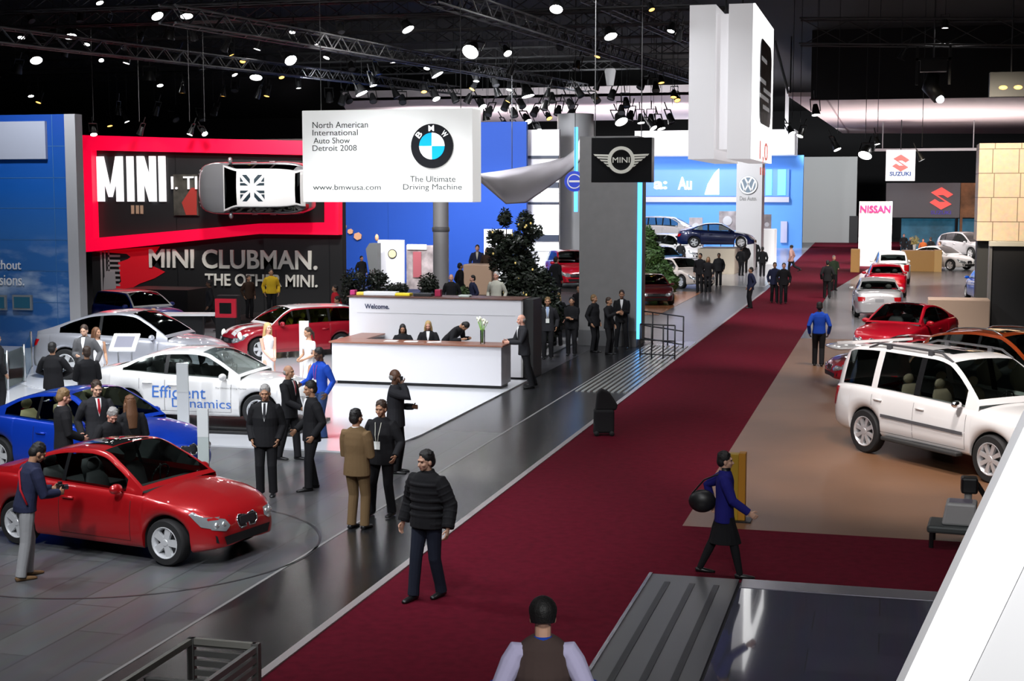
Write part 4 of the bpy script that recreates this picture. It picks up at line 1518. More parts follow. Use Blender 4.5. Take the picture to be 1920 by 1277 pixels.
# ---- white tower sign
YT, XT = 45.0, AY(1413, 200, 45).x
r = rect_y(1291, 8, 1413, 298, YT)
xl = AY(1291, 200, YT).x
yb = YT + 7.2
zt, zb_ = AY(1350, 8, YT).z, AY(1350, 298, YT).z
t = thing('tower_sign', 'tall white hanging tower sign with a dark square picture on its lit side', 'sign')
x1_, x2_ = AY(1340, 200, YT).x, AY(1364, 200, YT).x
q = MB().box(xl, YT, zb_, x1_, yb, zt).box(x1_, YT + .35, zb_ + .3, x2_, yb, zt - .25).box(x2_, YT, zb_, XT - .06, yb, zt)
q.build('tower_body', mat('tower_white', (.6, .59, .61), .5, emit=.28, ecol=(1, .98, 1)), t)  # faint glow added to lift the unlit body towards pale grey
MB().box(XT - .06, YT, zb_, XT, yb, zt).build('lit_face', mat('lightbox_face', (.95, .95, .95), .5, emit=1.6), t)
ya, yb_ = YT + 1.9, YT + 6.2
pm = mat('face_picture', (.05, .05, .06), .5, var=.9, vscale=2.5)
r_ = .6
pts = []
for cy_, cz_, a0 in ((yb_ - r_, 8.6 + 1.1 - r_, 0), (ya + r_, 8.6 + 1.1 - r_, 90), (ya + r_, 7.0 + r_, 180), (yb_ - r_, 7.0 + r_, 270)):
    for k in range(5):
        pts.append((cy_ + r_ * math.cos(R(a0 + k * 22.5)), cz_ + r_ * math.sin(R(a0 + k * 22.5))))
MB().prism(pts, XT + .001, XT + .03, axis='x').build('picture_panel', pm, t)
q = MB()
for zz, y0_, y1_ in ((9.0, ya + .3, ya + 2.2), (8.3, ya - .1, ya + 1.9), (8.05, ya + 1.2, yb_ - .2), (7.8, ya - .1, yb_ - 1.2), (7.5, ya + 1.0, yb_ - .9)):
    q.box(XT + .031, y0_, zz, XT + .045, y1_, zz + .13)
q.build('picture_streaks', mat('streak_grey', (.6, .6, .62), .5, emit=.2), t)
RT = mat('sign_red', (.7, .05, .04), .5, emit=.35, ecol=(1, .2, .15))
text('lettering', '1,0', RT, (ya + .4, 5.75, ya + 3.6, 6.45), 'x', t, .004, .01, base=XT + .006)
text('lettering', 'lll', RT, (ya + .7, 5.35, ya + 2.6, 5.6), 'x', t, .004, base=XT + .006)
for yy in (YT + 1, yb - 1):
    MB().cyl(((xl + XT) / 2, yy, zt - .26), ((xl + XT) / 2, yy, 14), .03, n=6).build('suspension_wire', DARKM, t)

# ---- VW stand: column, blue hall, white fascia, boards
YV = 96.0
t = thing('logo_column', 'pale square column with a round car maker emblem', 'column')
x0, x1 = AY(1380, 400, YV).x, AY(1428, 400, YV).x
MB().box(x0, YV, 0, x1, YV + 2, AY(1400, 285, YV).z).build('column_shaft', mat('column_pale', (.50, .49, .50), .6), t)
c = AY(1403, 347, YV)
k_ = 96 / FPX
e_ = MB()
disc(e_, c.x, c.z, 17 * k_, YV - .1, YV - .001, 32)
eo = e_.build('emblem', mat('vw_blue', (.14, .19, .24), .3), t)
q = MB()
disc(q, c.x, c.z, 16.5 * k_, YV - .13, YV - .101, 32, ri=14 * k_)


def stroke(q, pts, w_, y0, y1):
    for (a, b), (c_, d) in zip(pts, pts[1:]):
        n_ = V((-(d - b), c_ - a))
        n_ = n_.normalized() * w_ / 2
        q.prism([(a + n_.x, b + n_.y), (c_ + n_.x, d + n_.y), (c_ - n_.x, d - n_.y), (a - n_.x, b - n_.y)], y0, y1)


S_ = k_
stroke(q, [(c.x - 6 * S_, c.z + 13 * S_), (c.x, c.z + 2 * S_), (c.x + 6 * S_, c.z + 13 * S_)], 3 * S_, YV - .13, YV - .101)
stroke(q, [(c.x - 12 * S_, c.z + 7 * S_), (c.x - 6 * S_, c.z - 11 * S_), (c.x, c.z + 1 * S_), (c.x + 6 * S_, c.z - 11 * S_), (c.x + 12 * S_, c.z + 7 * S_)], 2.6 * S_, YV - .13, YV - .101)
q.build('emblem_letters', WHITEM, eo)
text('lettering', 'Das Auto.', mat('letter_grey', (.2, .2, .2), .5), rect_y(1387, 368, 1419, 376, YV), 'y', t, .01, .01, base=YV - .02)
t = thing('blue_hall_wall', 'bright light blue two-storey stand wall with white lettering', 'wall')
YH = 130.0
r = rect_y(1190, 292, 1505, 466, YH)
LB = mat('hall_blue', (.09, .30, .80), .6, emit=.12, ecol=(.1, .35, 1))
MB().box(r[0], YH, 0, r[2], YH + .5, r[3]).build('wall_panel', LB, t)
r = rect_y(1190, 318, 1480, 368, YH)
MB().box(r[0], YH - .3, r[1], r[2], YH - .001, r[3]).build('screen_band', mat('band_blue', (.10, .22, .75), .5, emit=.4, ecol=(.08, .3, 1)), t)
r = rect_y(1190, 369, 1480, 379, YH)
MB().box(r[0], YH - .5, r[1], r[2], YH - .001, r[3]).build('floor_edge', mat('band_lilac', (.5, .52, .75), .5), t)
LW_ = mat('screen_white', (.9, .95, 1), .5, emit=1.0)
text('lettering', 'a:', LW_, rect_y(1227, 340, 1252, 355, YH), 'y', t, .02, .03, base=YH - .35)
text('lettering', 'Au', LW_, rect_y(1272, 332, 1298, 356, YH), 'y', t, .02, .03, base=YH - .35)
q = MB().prism(PX([(1322, 365), (1328, 345), (1340, 325), (1349, 316), (1349, 365)], YH), YH - .4, YH - .301)
q.build('screen_shape', LW_, t)
for a0, a1 in ((1437, 1448), (1459, 1474)):
    r = rect_y(a0, 318, a1, 366, YH)
    MB().box(r[0], YH - .4, r[1], r[2], YH - .301, r[3]).build('screen_strip', mat('strip_cyan', (.1, .7, 1), .5, emit=.9, ecol=(.15, .7, 1)), t)
r = rect_y(1464, 415, 1476, 455, YH)
MB().box(r[0], YH - .3, r[1], r[2], YH - .001, r[3]).build('vent_panel', mat('band_lilac', (.5, .52, .75), .5), t)
r = rect_y(1190, 244, 1490, 291, 126)
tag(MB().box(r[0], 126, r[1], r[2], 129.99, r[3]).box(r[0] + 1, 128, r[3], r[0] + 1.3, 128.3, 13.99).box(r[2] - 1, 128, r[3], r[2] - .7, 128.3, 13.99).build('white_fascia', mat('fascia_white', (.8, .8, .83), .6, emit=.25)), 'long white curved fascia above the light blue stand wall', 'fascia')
for i, (px, lab, cm) in enumerate((((1348, 396, 1380, 432), 'pale photo board with a round mark on the light blue wall', 0), ((1292, 408, 1317, 442), 'small pinkish board on the light blue wall', 1), ((1430, 402, 1446, 440), 'small photo board right of the logo column', 0))):
    r = rect_y(*px, 122)
    t = thing('photo_board', lab, 'board')
    MB().box(r[0], 122, r[1], r[2], 122.15, r[3]).build('board', mat('board_photo', (.42, .40, .42), .5, var=.5, vscale=.9), t)
    cc = ((r[0] + r[2]) / 2, (r[1] + r[3]) / 2)
    disc(MB(), cc[0], cc[1], (r[2] - r[0]) * .27, 121.93, 121.999, 24).build('round_mark', mat('mark_pale', (.7, .75, .8), .5), t)
    q = MB()
    for s in (.12, .88):
        x_ = r[0] + (r[2] - r[0]) * s
        q.cyl((x_, 122.07, 0), (x_, 122.07, r[1]), .03, n=6)
    q.build('stand_legs', DARKM, t)
# podium under the dark blue car
r = rect_y(1308, 463, 1378, 500, 86)
tag(bevel(MB().box(r[0], 86, 0, r[2], 89.6, AY(1340, 464, 88).z).build('podium', mat('podium_cream', (.72, .62, .48), .5)), .04), 'cream podium carrying the dark blue car', 'podium')
r = rect_y(1380, 455, 1416, 500, 92)
tag(bevel(MB().box(r[0], 91, 0, r[2], 92.5, r[3]).build('white_counter', WHITE), .04), 'white counter block at the foot of the logo column', 'counter')
r = rect_y(1426, 430, 1452, 510, 99)
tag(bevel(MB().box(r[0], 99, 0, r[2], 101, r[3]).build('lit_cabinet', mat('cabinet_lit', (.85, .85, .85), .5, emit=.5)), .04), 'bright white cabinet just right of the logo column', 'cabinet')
# pale far wall
t = thing('far_wall', 'plain grey-white stand wall at the far end of the red carpet', 'wall')
r = rect_y(1506, 294, 1606, 460, 146)
MB().box(r[0], 146, 0, r[2], 146.4, r[3]).build('wall_panel', mat('far_grey', (.40, .41, .40), .7), t)
r = rect_y(1592, 405, 1608, 462, 145.8)
MB().box(r[0], 145.8, 0, r[2], 145.99, r[3]).build('door', mat('far_dark', (.03, .03, .03), .7), t)

# ---- right stands
t = thing('white_kiosk', 'white block kiosk with red lettering at the end of the car row', 'kiosk')
r = rect_y(1610, 378, 1672, 490, 98)
MB().box(r[0], 98, 0, r[2], 101, r[3]).build('kiosk_body', mat('kiosk_white', (.85, .80, .82), .5), t)
text('lettering', 'NISSAN', mat('nissan_red', (.7, .01, .12), .5, emit=.25, ecol=(1, .02, .2)), rect_y(1613, 385, 1670, 399, 98), 'y', t, .03, .03, base=97.95)
OR = mat('counter_orange', (.42, .22, .06), .4)
t = thing('wood_counter', 'long orange wood counter right of the white kiosk', 'counter')
r = rect_y(1690, 470, 1756, 505, 92)
bevel(MB().box(r[0], 92, 0, r[2], 93.2, r[3]).build('counter_body', OR, t), .03)
r2 = rect_y(1752, 468, 1766, 505, 91.8)
MB().box(r2[0], 91.8, 0, r2[2], 93.2, r2[3] - .05).build('counter_end', mat('counter_light', (.6, .36, .13), .4), t)
r = rect_y(1595, 467, 1612, 500, 90)
tag(bevel(MB().box(r[0], 90, 0, r[2], 90.8, r[3]).build('wood_cabinet', OR), .03), 'small orange wood cabinet left of the white kiosk', 'cabinet')
t = thing('grey_screen', 'wide grey screen with a red angular emblem', 'screen')
YS = 122.0
r = rect_y(1661, 343, 1800, 408, YS)
MB().box(r[0], YS, r[1], r[2], YS + .4, r[3]).build('screen_panel', mat('screen_grey', (.14, .14, .15), .6, emit=.05), t)
for px in (1668, 1794):
    MB().cyl((AY(px, 400, YS).x, YS + .2, 0), (AY(px, 400, YS).x, YS + .2, r[1]), .12, n=8).build('screen_leg', DARKM, t)


def s_logo(q, px, py, s, Y, d):
    pts = [(0, 10), (10, 3.5), (5.5, .5), (1.5, 3), (-3.5, 2.9), (9, -5.2), (0, -10), (-10, -3.6), (-5.5, -.6), (-1.5, -3.2), (3.6, -3.1), (-9, 5.2)]
    c_ = AY(px, py, Y)
    k2 = s / FPX * Y / 10
    q.prism([(c_.x + a * k2, c_.z + b_ * k2) for a, b_ in pts], Y - d, Y - .001)
    return q


s_logo(MB(), 1765, 372, 20, YS, .1).build('angular_emblem', mat('emblem_red', (.75, .08, .07), .5, emit=.5, ecol=(1, .12, .1)), t)
text('lettering', 'SUZUKI', mat('emblem_violet', (.10, .07, .5), .5, emit=.15), rect_y(1745, 395, 1783, 402, YS), 'y', t, .01, .02, base=YS - .03)
t = thing('emblem_sign', 'small white hanging sign with a red angular emblem', 'sign')
Y2 = 116.0
r = rect_y(1661, 281, 1716, 339, Y2)
MB().box(r[0], Y2, r[1], r[2], Y2 + 1.4, r[3]).build('sign_box', mat('sign_pale', (.7, .72, .74), .5, emit=.45), t)
s_logo(MB(), 1689, 306, 15, Y2, .1).build('angular_emblem', mat('emblem_red', (.75, .08, .07), .5), t)
text('lettering', 'SUZUKI', mat('emblem_navy', (.03, .08, .22), .5), rect_y(1668, 322, 1708, 330, Y2), 'y', t, .01, .04, base=Y2 - .03)
MB().cyl(((r[0] + r[2]) / 2, Y2 + .7, r[3]), ((r[0] + r[2]) / 2, Y2 + .7, 10.49), .04, n=6).build('suspension_wire', DARKM, t)
r = rect_y(1801, 343, 1834, 408, 124)
tag(MB().box(r[0], 124, r[1] , r[2] + 1, 124.3, r[3]).box(r[0], 124, 0, r[0] + .2, 124.3, r[1]).build('photo_screen', mat('photo_orange', (.35, .16, .07), .5, var=.7, vscale=.8, emit=.05)), 'brownish photo screen right of the wide grey screen', 'screen')
r = rect_y(1690, 410, 1834, 440, 126)
tag(MB().box(r[0], 126, 0, r[2] + 1, 126.3, r[3]).build('blue_display_wall', mat('display_blue', (.03, .16, .28), .4, var=.8, vscale=.6, emit=.12, ecol=(.03, .3, .5))), 'low dark blue display wall behind the silver off-roader', 'wall')
r = rect_y(1640, 278, 1840, 283, 119)
tag(MB().box(r[0], 119, r[1], r[2], 119.3, r[3]).cyl((r[0] + .6, 119.1, r[3]), (r[0] + .6, 119.1, 10.49), .04, n=6).cyl((r[2] - .6, 119.1, r[3]), (r[2] - .6, 119.1, 10.49), .04, n=6).build('light_bar', mat('bar_grey', (.3, .3, .31), .5)), 'thin pale horizontal bar above the small white emblem sign', 'bar')
# beige block and black panels
t = thing('beige_wall', 'beige lit tiled wall block at the right edge above the black panels', 'wall')
BG = brick_mat('beige_tiles', (.80, .62, .44), (.76, .57, .41), (.28, .20, .13), 1, .95, .92, .018, .5, swap='wall')
r = rect_y(1834, 268, 1990, 452, 58)
MB().box(r[0], 58, r[1], r[2], 60, r[3]).build('tiled_block', BG, t)
MB().box(r[0] + .05, 58.4, 0, r[0] + .55, 59.5, r[1]).build('dark_support', mat('support_dark', (.018, .018, .018), .6), t)
MB().box(r[2] - .6, 58.4, 0, r[2], 59.5, r[1]).build('dark_support', mat('support_dark', (.018, .018, .018), .6), t)
t = thing('black_screen', 'large black panel with a pale edge, below the beige tiled wall', 'panel')
r = rect_y(1858, 462, 1990, 614, 53.6)
MB().box(r[0], 53.6, 0, r[2], 54.0, r[3]).build('panel_board', mat('panel_black', (.012, .012, .013), .6), t)
MB().box(r[0] - .1, 53.5, r[3], r[2], 54.0, r[3] + .16).build('panel_cap', mat('cap_cream', (.7, .66, .55), .5), t)
MB().box(r[0] - .1, 53.55, 0, r[0], 54.0, r[3]).build('panel_edge', mat('edge_grey', (.2, .19, .18), .5), t)
r = rect_y(1740, 562, 1856, 625, 52)
tag(bevel(MB().box(r[0], 52, 0.0, r[2], 53.2, r[3]).build('low_plinth', mat('plinth_tan', (.50, .36, .27), .3)), .03), 'low tan plinth behind the red coupe on the right', 'plinth')
# canopy
c1, c2, c3, c4 = G(1478, 181, 10.5), G(1990, 181, 10.5), G(1990, 251, 10.5), G(1580, 250, 10.5)
t = thing('ceiling_canopy', 'wide pale canopy slab hanging over the right-hand stand', 'canopy')
q = MB()
q.prism([(p.x, p.y) for p in (c1, c2, c3, c4)], 10.5, 10.75, axis='z')
q.build('canopy_slab', mat('canopy_pale', (.62, .52, .52), .7), t)
x_ = G(1545, 181, 10.49)
y_ = G(1590, 250, 10.49)
MB().prism([(x_.x, x_.y), (x_.x + .12, x_.y), (y_.x + .12, y_.y), (y_.x, y_.y)], 10.48, 10.499, axis='z').build('canopy_joint', mat('joint_rose', (.30, .22, .23), .7), t)
MB().cyl((c1.x, c1.y, 10.7), AY(1432, -5, c1.y + 4), .08, n=8).build('canopy_tube', mat('tube_grey', (.30, .30, .31), .4, .4), t)
for cc in (c1, c2, c3, c4):
    MB().cyl((cc.x * .98, cc.y, 10.7), (cc.x * .98, cc.y, 14), .04, n=6).build('hanger', DARKM, t)
for (px, p_) in ((1600, 3600), (1740, 3600), (1880, 3600)):
    g_ = G(px, 215, 10.5)
    lamp(g_.x, g_.y, 1.6, p_, (1, .88, .86), 1.5, (g_.x, g_.y + .1, 10.5), spot=140)  # unseen uplights added near the floor to brighten the canopy evenly
g1, g2 = AY(1522, 100, c1.y - 3), AY(1990, 180, c1.y - 3)
tag(MB().box(g1.x, c1.y - 3, g2.z, g2.x, c1.y - 2.6, 13.99).build('black_fascia', mat('fascia_black', (.008, .008, .009), .8)), 'black drop fascia above the pale canopy slab', 'fascia')


# ------------------------------------------------------------------ the cars
def paintm(name, col, metal=.0, rough=.28):
    return mat('paint_' + name, col, rough, metal, coat=1.0)


CR, BVB, BVG, I_ = car('red_coupe', 'red two-door coupe nearest the left edge, a man with a camera beside it', 'coupe', paintm('red', (.42, .008, .012), .25), (-9.94, 17.27, .012), -12)
CR.scale = (.955,) * 3
decal(BVG, [(-.42, -.38), (.14, -.38), (.14, .38), (-.42, .38)], 'z', 1, .006).build('sunroof', mat('sunroof_glass', (.01, .012, .012), .05, coat=1), CR, smooth=True)
car('blue_coupe', 'blue car with pale interior between the red coupe and the white sedan', 'coupe', paintm('blue', (.006, .05, .50), .3), (-13.05, 21.55, .012), -12, glass=glass_mat('pale_glass', (.7, .72, .6)), seats=mat('seat_cream', (.55, .52, .38), .7))
CW, bb, bg, I2 = car('white_sedan', 'white sedan with blue lettering on its doors', 'sedan', paintm('white', (.80, .79, .78)), (-13.4, 26.55, .16), 2, seats=None)
LB_ = mat('letter_blue', (.05, .17, .55), .4)
for s_, bx in (('Efficient', (-.72, .54, .42, .78)), ('Dynamics', (-.30, .30, .95, .54))):
    o = text('lettering', s_, LB_, (0, 0, bx[2] - bx[0], bx[3] - bx[1]), 'y', CW, .002, .0, base=0)
    for v in o.data.vertices:
        x_, z_ = v.co.x + bx[0], v.co.z + bx[1]
        h_ = bb.ray_cast(V((x_, -5, z_)), V((0, 1, 0)))[0]
        v.co = (x_, (h_.y if h_ else -.9) - .006 + v.co.y * .4, z_)
o = text('lettering', 'The Ultimate Driving Machine', mat('letter_grey', (.2, .2, .2), .5), (0, 0, .66, .04), 'y', CW, .001, base=0)
for v in o.data.vertices:
    x_, z_ = v.co.x + .62, v.co.z + .74
    h_ = bb.ray_cast(V((x_, -5, z_)), V((0, 1, 0)))[0]
    v.co = (x_, (h_.y if h_ else -.9) - .006 + v.co.y * .3, z_)
tag(bevel(MB().box(-2.5, -1.05, -.12, 2.3, 1.05, -.06).box(-2.3, -.95, -.06, 2.1, .95, 0).build('car_plinth', [mat('plinth_black', (.01, .01, .01), .4)], loc=(-13.4, 26.55, .16), rot=(0, 0, R(2))), .01), 'thin black plinth under the white sedan', 'plinth')
tag(MB().lathe([(0, .0401), (2.9, .0401), (2.9, .055), (0, .055)], n=64, axis='z').build('turntable', mat('turntable_white', (.66, .67, .70), .2), loc=(-18.7, 33.2, 0)), 'round white turntable under the silver coupe-shaped off-roader', 'turntable')
SIL = paintm('silver', (.55, .56, .62), .55, .3)
car('silver_suv', 'silver coupe-shaped off-roader in front of the blue cloud wall', 'suvcoupe', SIL, (-18.65, 33.1, .056), 4, glass=DGLASS)
q = MB().lathe([(2.62, .0101), (2.66, .0101), (2.66, .014), (2.62, .014)], n=96, axis='z')
tag(q.build('turntable_ring', mat('ring_dark', (.03, .03, .032), .3), loc=(-9.9, 17.1, 0)), 'thin round turntable joint in the grey floor around the red coupe', 'turntable')
MR = paintm('minired', (.35, .008, .02), .1)
MW = paintm('miniwhite', (.8, .8, .8))
CM, mb_, mg_, I3 = car('mini_car', 'small red hatchback with white roof and white bonnet stripes', 'mini', MR, (*G(545, 668)[:2], .05), 228, roofmat=MW, glass=glass_mat('olive_glass', (.45, .47, .22)), seats=mat('seat_olive', (.3, .3, .1), .7))
for s in (1, -1):
    decal(mb_, [(1.0, s * .16), (1.9, s * .16), (1.9, s * .42), (1.0, s * .46)], 'z', 1, .006).build('bonnet_stripe', MW, CM, smooth=True)
    q = MB().lathe([(0, .03), (.09, .02), (.12, 0), (.13, -.03)], n=20, axis='z')
    hit = mb_.ray_cast(V((6, s * .58, .68)), V((-1, 0, 0)))[0]
    q.build('fog_light', mat('lamp_glass', (.8, .82, .75), .1, emit=.6), CM, smooth=True, loc=hit, rot=(0, R(90), 0))
car('mini_car', 'small blue car with a white roof beside the grey wall post', 'mini', paintm('miniblue', (.01, .04, .32), .1), (-24.4, 43.6, .05), -30, roofmat=MW, detail=1, glass=glass_mat('green_glass', (.25, .4, .33)))
# the car mounted on the wall, roof towards the hall
cc = AY(487, 353, 48.8)
CV, vb, vg, I4 = car('mounted_car', 'silver car fixed high on the dark wall with a flag on its white roof', 'mini', paintm('minisilver', (.35, .35, .37), .6), (cc.x, 49.0, cc.z), 0, roofmat=MW, glass=DGLASS, rot=(R(90), 0, R(180)))
CV.scale = (1.12, 1.12, 1.12)
CV.rotation_euler = (R(90), R(180), 0)
fl = []
x0_, x1_, y0_, y1_ = -.75, .1, -.42, .42
cx_, cy_ = (x0_ + x1_) / 2, 0
fm = mat('flag_dark', (.015, .03, .04), .4)
for s in (1, -1):
    for u_ in (1, -1):
        for pts in ([(.07, .13), (.36, .42), (.20, .42), (.07, .28)], [(.13, .08), (.42, .08), (.42, .16), (.26, .16)], [(.30, .20), (.42, .20), (.42, .36)]):
            P = [(cx_ + s * a, cy_ + u_ * b_) for a, b_ in pts]
            decal(vg, P, 'z', 1, .006).build('roof_flag', fm, CV, smooth=True)
q = MB().box(-1.1, -.3, -.92, 1.1, .3, -.84).box(-.9, -.1, -.84, -.7, .1, .25).box(.7, -.1, -.84, .9, .1, .25)
q.build('wall_bracket', DARKM, CV)
# Nissan side
WPT = paintm('suvwhite', (.84, .82, .82))
CA, ab, ag, I5 = car('white_suv', 'large white off-roader with roof rails nearest the camera on the right', 'suv', WPT, (1.36, 26.25, .012), -49.5, seats=mat('seat_beige', (.55, .45, .32), .7), spokes=8, wheelcol=mat('rim_polished', (.72, .72, .74), .22, .55))
for s in (1, -1):
    q = MB()
    P = []
    for k in range(9):
        x_ = -1.75 + k * .27
        h_ = ag.ray_cast(V((x_, s * .68, 4)), V((0, 0, -1)))[0]
        P.append(h_ + V((0, 0, .075 if 0 < k < 8 else .0)))
    q.tube(P, [.022] * 9, n=8)
    for k in (2, 6):
        q.box(P[k].x - .05, P[k].y - .03, P[k].z - .12, P[k].x + .05, P[k].y + .03, P[k].z + .01)
    q.build('roof_rail', mat('rail_dark', (.12, .12, .13), .35, .5), CA, smooth=True, sharp=40)
    decal(ab, [(-1.02, .73), (1.02, .70), (1.02, .76), (-1.02, .79)], 'y', s, .02, maxe=.15).build('side_moulding', mat('moulding_grey', (.10, .10, .11), .4), CA, smooth=True)
    q = MB().box(-.95, s * 1.0 - .07, .33, .95, s * 1.0 + .09, .40)
    bevel(q.build('running_board', mat('board_black', (.03, .03, .03), .6), CA), .02)
decal(ag, [(-.45, -.4), (.1, -.4), (.1, .4), (-.45, .4)], 'z', 1, .008).build('sunroof', mat('sunroof_glass', (.01, .012, .012), .05, coat=1), CA, smooth=True)
q = MB().prism([(-2.62, 1.88), (-2.2, 1.93), (-2.2, 1.98), (-2.66, 1.93)], -.72, .72)
q.build('rear_spoiler', WPT, CA)
OR_ = paintm('orange', (.50, .075, .012), .25)
CO, ob, og, I6 = car('orange_suv', 'orange off-roader behind the large white off-roader', 'crossover', OR_, (2.75, 33.0, .012), -47)
for s in (1, -1):
    P = []
    for k in range(7):
        h_ = og.ray_cast(V((-1.5 + k * .27, s * .58, 4)), V((0, 0, -1)))[0]
        P.append(h_ + V((0, 0, .07 if 0 < k < 6 else 0)))
    MB().tube(P, [.02] * 7, n=8).build('roof_rail', STEEL, CO, smooth=True)
decal(og, [(-.75, -.38), (-.05, -.38), (-.05, .38), (-.75, .38)], 'z', 1, .006).build('sunroof', mat('sunroof_glass', (.01, .012, .012), .05, coat=1), CO, smooth=True)
NR = paintm('nissanred', (.55, .003, .02), .1)
CN, nb_, ng_, I7 = car('red_coupe', 'bright red coupe facing left behind the white and orange off-roaders', 'coupe', NR, (.55, 43.6, .012), 248)
CN.scale = (1.06,) * 3
decal(ng_, [(-.42, -.38), (.14, -.38), (.14, .38), (-.42, .38)], 'z', 1, .006).build('sunroof', mat('sunroof_glass', (.01, .012, .012), .05, coat=1), CN, smooth=True)
CZ, zb2, zg2, I8 = car('red_sports_car', 'low red sports car with its white bonnet lifted, beside the large white off-roader', 'coupe', NR, (.65, 36.9, .012), 196)
CZ.scale = (.98, .98, .84)
q = MB()
q.add([(.75, -.8, 1.10), (.75, 0, 1.16), (.75, .8, 1.10), (1.5, -.82, 1.22), (1.5, 0, 1.30), (1.5, .82, 1.22), (2.15, -.66, 1.12), (2.22, 0, 1.18), (2.15, .66, 1.12)], [(0, 1, 4, 3), (1, 2, 5, 4), (3, 4, 7, 6), (4, 5, 8, 7)])
o = q.build('raised_bonnet', WPT, CZ, smooth=True)
k = o.modifiers.new('sub', 'SUBSURF')
k.levels = k.render_levels = 2
k = o.modifiers.new('thick', 'SOLIDIFY')
k.thickness = .05
SV2 = paintm('silver2', (.60, .60, .62), .4)
car('silver_sedan', 'silver sedan seen from behind, nearest of the row of cars facing away', 'sedan', SV2, (-.42, 58.3, .012), 93, group='row of cars facing away')
car('red_sedan', 'red car seen from behind between the silver sedan and the white off-roader', 'sedan', NR, (-.15, 70.2, .012), 93, group='row of cars facing away')
car('white_suv', 'white car seen from behind, farthest of the row of cars facing away', 'crossover', WPT, (.1, 80.5, .012), 93, group='row of cars facing away')
car('blue_hatchback', 'bright blue hatchback seen from behind beside the dark support', 'hatch', paintm('hatchblue', (.004, .12, .72), .1), (4.4, 67.3, .012), 97, detail=1)
tag(MB().box(3.5, 97.4, .0, 9.2, 105, .55).build('display_stage', mat('stage_grey', (.22, .23, .24), .4)), 'grey stage under the silver off-roader at the back right', 'stage')
car('silver_suv', 'silver off-roader on the grey stage below the wide grey screen', 'crossover', SV2, (5.0, 99.6, .56), -55, glass=DGLASS)
car('white_sedan', 'white car half hidden behind the long orange wood counter', 'sedan', WPT, (3.1, 95.4, .012), -40, detail=1)
# left middle distance
MC = car('maroon_car', 'dark maroon car on the wooden floor beside the green shrub', 'hatch', paintm('maroon', (.10, .008, .012), .2), (*G(1216, 568)[:2], .012), -70, detail=1)[0]
MC.scale = (.92, 1.0, .84)
car('red_coupe', 'red car partly hidden by the grey pillar', 'hatch', NR, (AY(1069, 500, 60).x, 60, .85), -66, detail=1)
tag(MB().box(AY(1072, 500, 60).x - 2, 57, 0, AY(1072, 500, 60).x + 1.3, 63, .84).build('low_podium', mat('podium_dark', (.03, .03, .03), .4)), 'dark podium under the red car by the grey pillar', 'podium')
car('beige_sedan', 'cream sedan with blue reflections right of the green shrub', 'sedan', paintm('cream', (.72, .62, .56)), (AY(1273, 500, 74).x, 74, .012), -48, detail=1)

car('blue_car', 'light blue and white car behind the cream sedan', 'hatch', paintm('skyblue', (.10, .34, .75), .1), (AY(1240, 480, 84).x, 84, .2), -55, detail=1)
car('white_van', 'white people carrier behind the cream sedan', 'van', WPT, (AY(1268, 480, 97).x, 97, .3), -42, detail=1)
car('white_estate', 'white van on the topmost podium against the light blue wall', 'van', WPT, (AY(1252, 440, 108).x, 108, 1.3), -12, detail=1)
car('blue_sedan', 'dark blue car on the cream podium left of the logo column', 'sedan', paintm('darkblue', (.003, .01, .07), .2), (AY(1342, 460, 87.8).x, 87.8, AY(1340, 464, 88).z + .01), 6, detail=1)
for (x_, y_, z_, nm) in ((AY(1240, 480, 84).x, 84, .19, 'light blue car'), (AY(1268, 480, 97).x, 97, .29, 'white people carrier'), (AY(1252, 440, 108).x, 108, 1.29, 'topmost white van')):
    tag(MB().lathe([(0, 0), (2.7, 0), (2.7, z_), (0, z_)], n=40, axis='z').build('round_podium', mat('podium_white', (.6, .62, .66), .3), loc=(x_, y_, 0)), 'round white podium under the ' + nm, 'podium')


# ------------------------------------------------------------------ the people
P_ = person
# around the red and blue cars
r, k = P_('man in navy sweater and light grey trousers bending to the red coupe with a camera', (42, 826), 20, 1.72, 'navy', 'greypants', 'tan', 'black', coat='sweater', shirt=None, near=True, lean=14,
     lw=(-.08, .40, 1.10), rw=(.12, .40, 1.08), lf=(-.10, .05, .08), rf=(.11, -.12, .08), look=-10, nod=18, shoes='brown')
cam_c = (k['wl'] + k['wr']) / 2 + V((0, .06, .03))
t = thing('camera', 'black camera held by the man in the navy sweater', 'camera')
t.matrix_world = r.matrix_basis @ Matrix.Translation(cam_c)
bevel(MB().box(-.07, -.03, -.05, .07, .03, .05).box(-.025, -.025, .05, .025, .025, .08).build('camera_body', BLACK, t), .008)
MB().lathe([(0, .03), (.033, .03), (.036, .10), (0, .10)], n=16).build('lens', mat('lens_black', (.02, .02, .025), .15, coat=1), t, smooth=True, sharp=40)
q = MB().tube([k['T'](-.17, -.02, 1.47), k['T'](-.05, -.14, 1.35), k['T'](.12, -.145, 1.15), k['T'](.20, -.05, .98)], [.014] * 4, n=6)
q.build('bag_strap', cloth('red'), r, smooth=True)
P_('fair-haired man in black suit standing behind the red coupe roof', (116, 726), 15, 1.8, 'black', 'black', 'pink', 'sandy', shirt='white', near=True, lw=(-.14, .25, 1.0), rw=(.14, .25, 1.0), nod=14)
P_('young man in dark suit with a red tie facing the camera by the blue car', (180, 711), 285, 1.74, 'charcoal', 'charcoal', 'light', 'brown', shirt='white', tie='red', near=True, nod=12, lw=(-.2, .25, 1.0))
P_('grey-haired person in black leaning over the red coupe roof', (203, 756), -70, 1.62, 'black', 'black', 'pink', 'grey', near=True, lean=12, nod=26, lw=(-.20, .36, 1.18), rw=(.2, .36, 1.18))
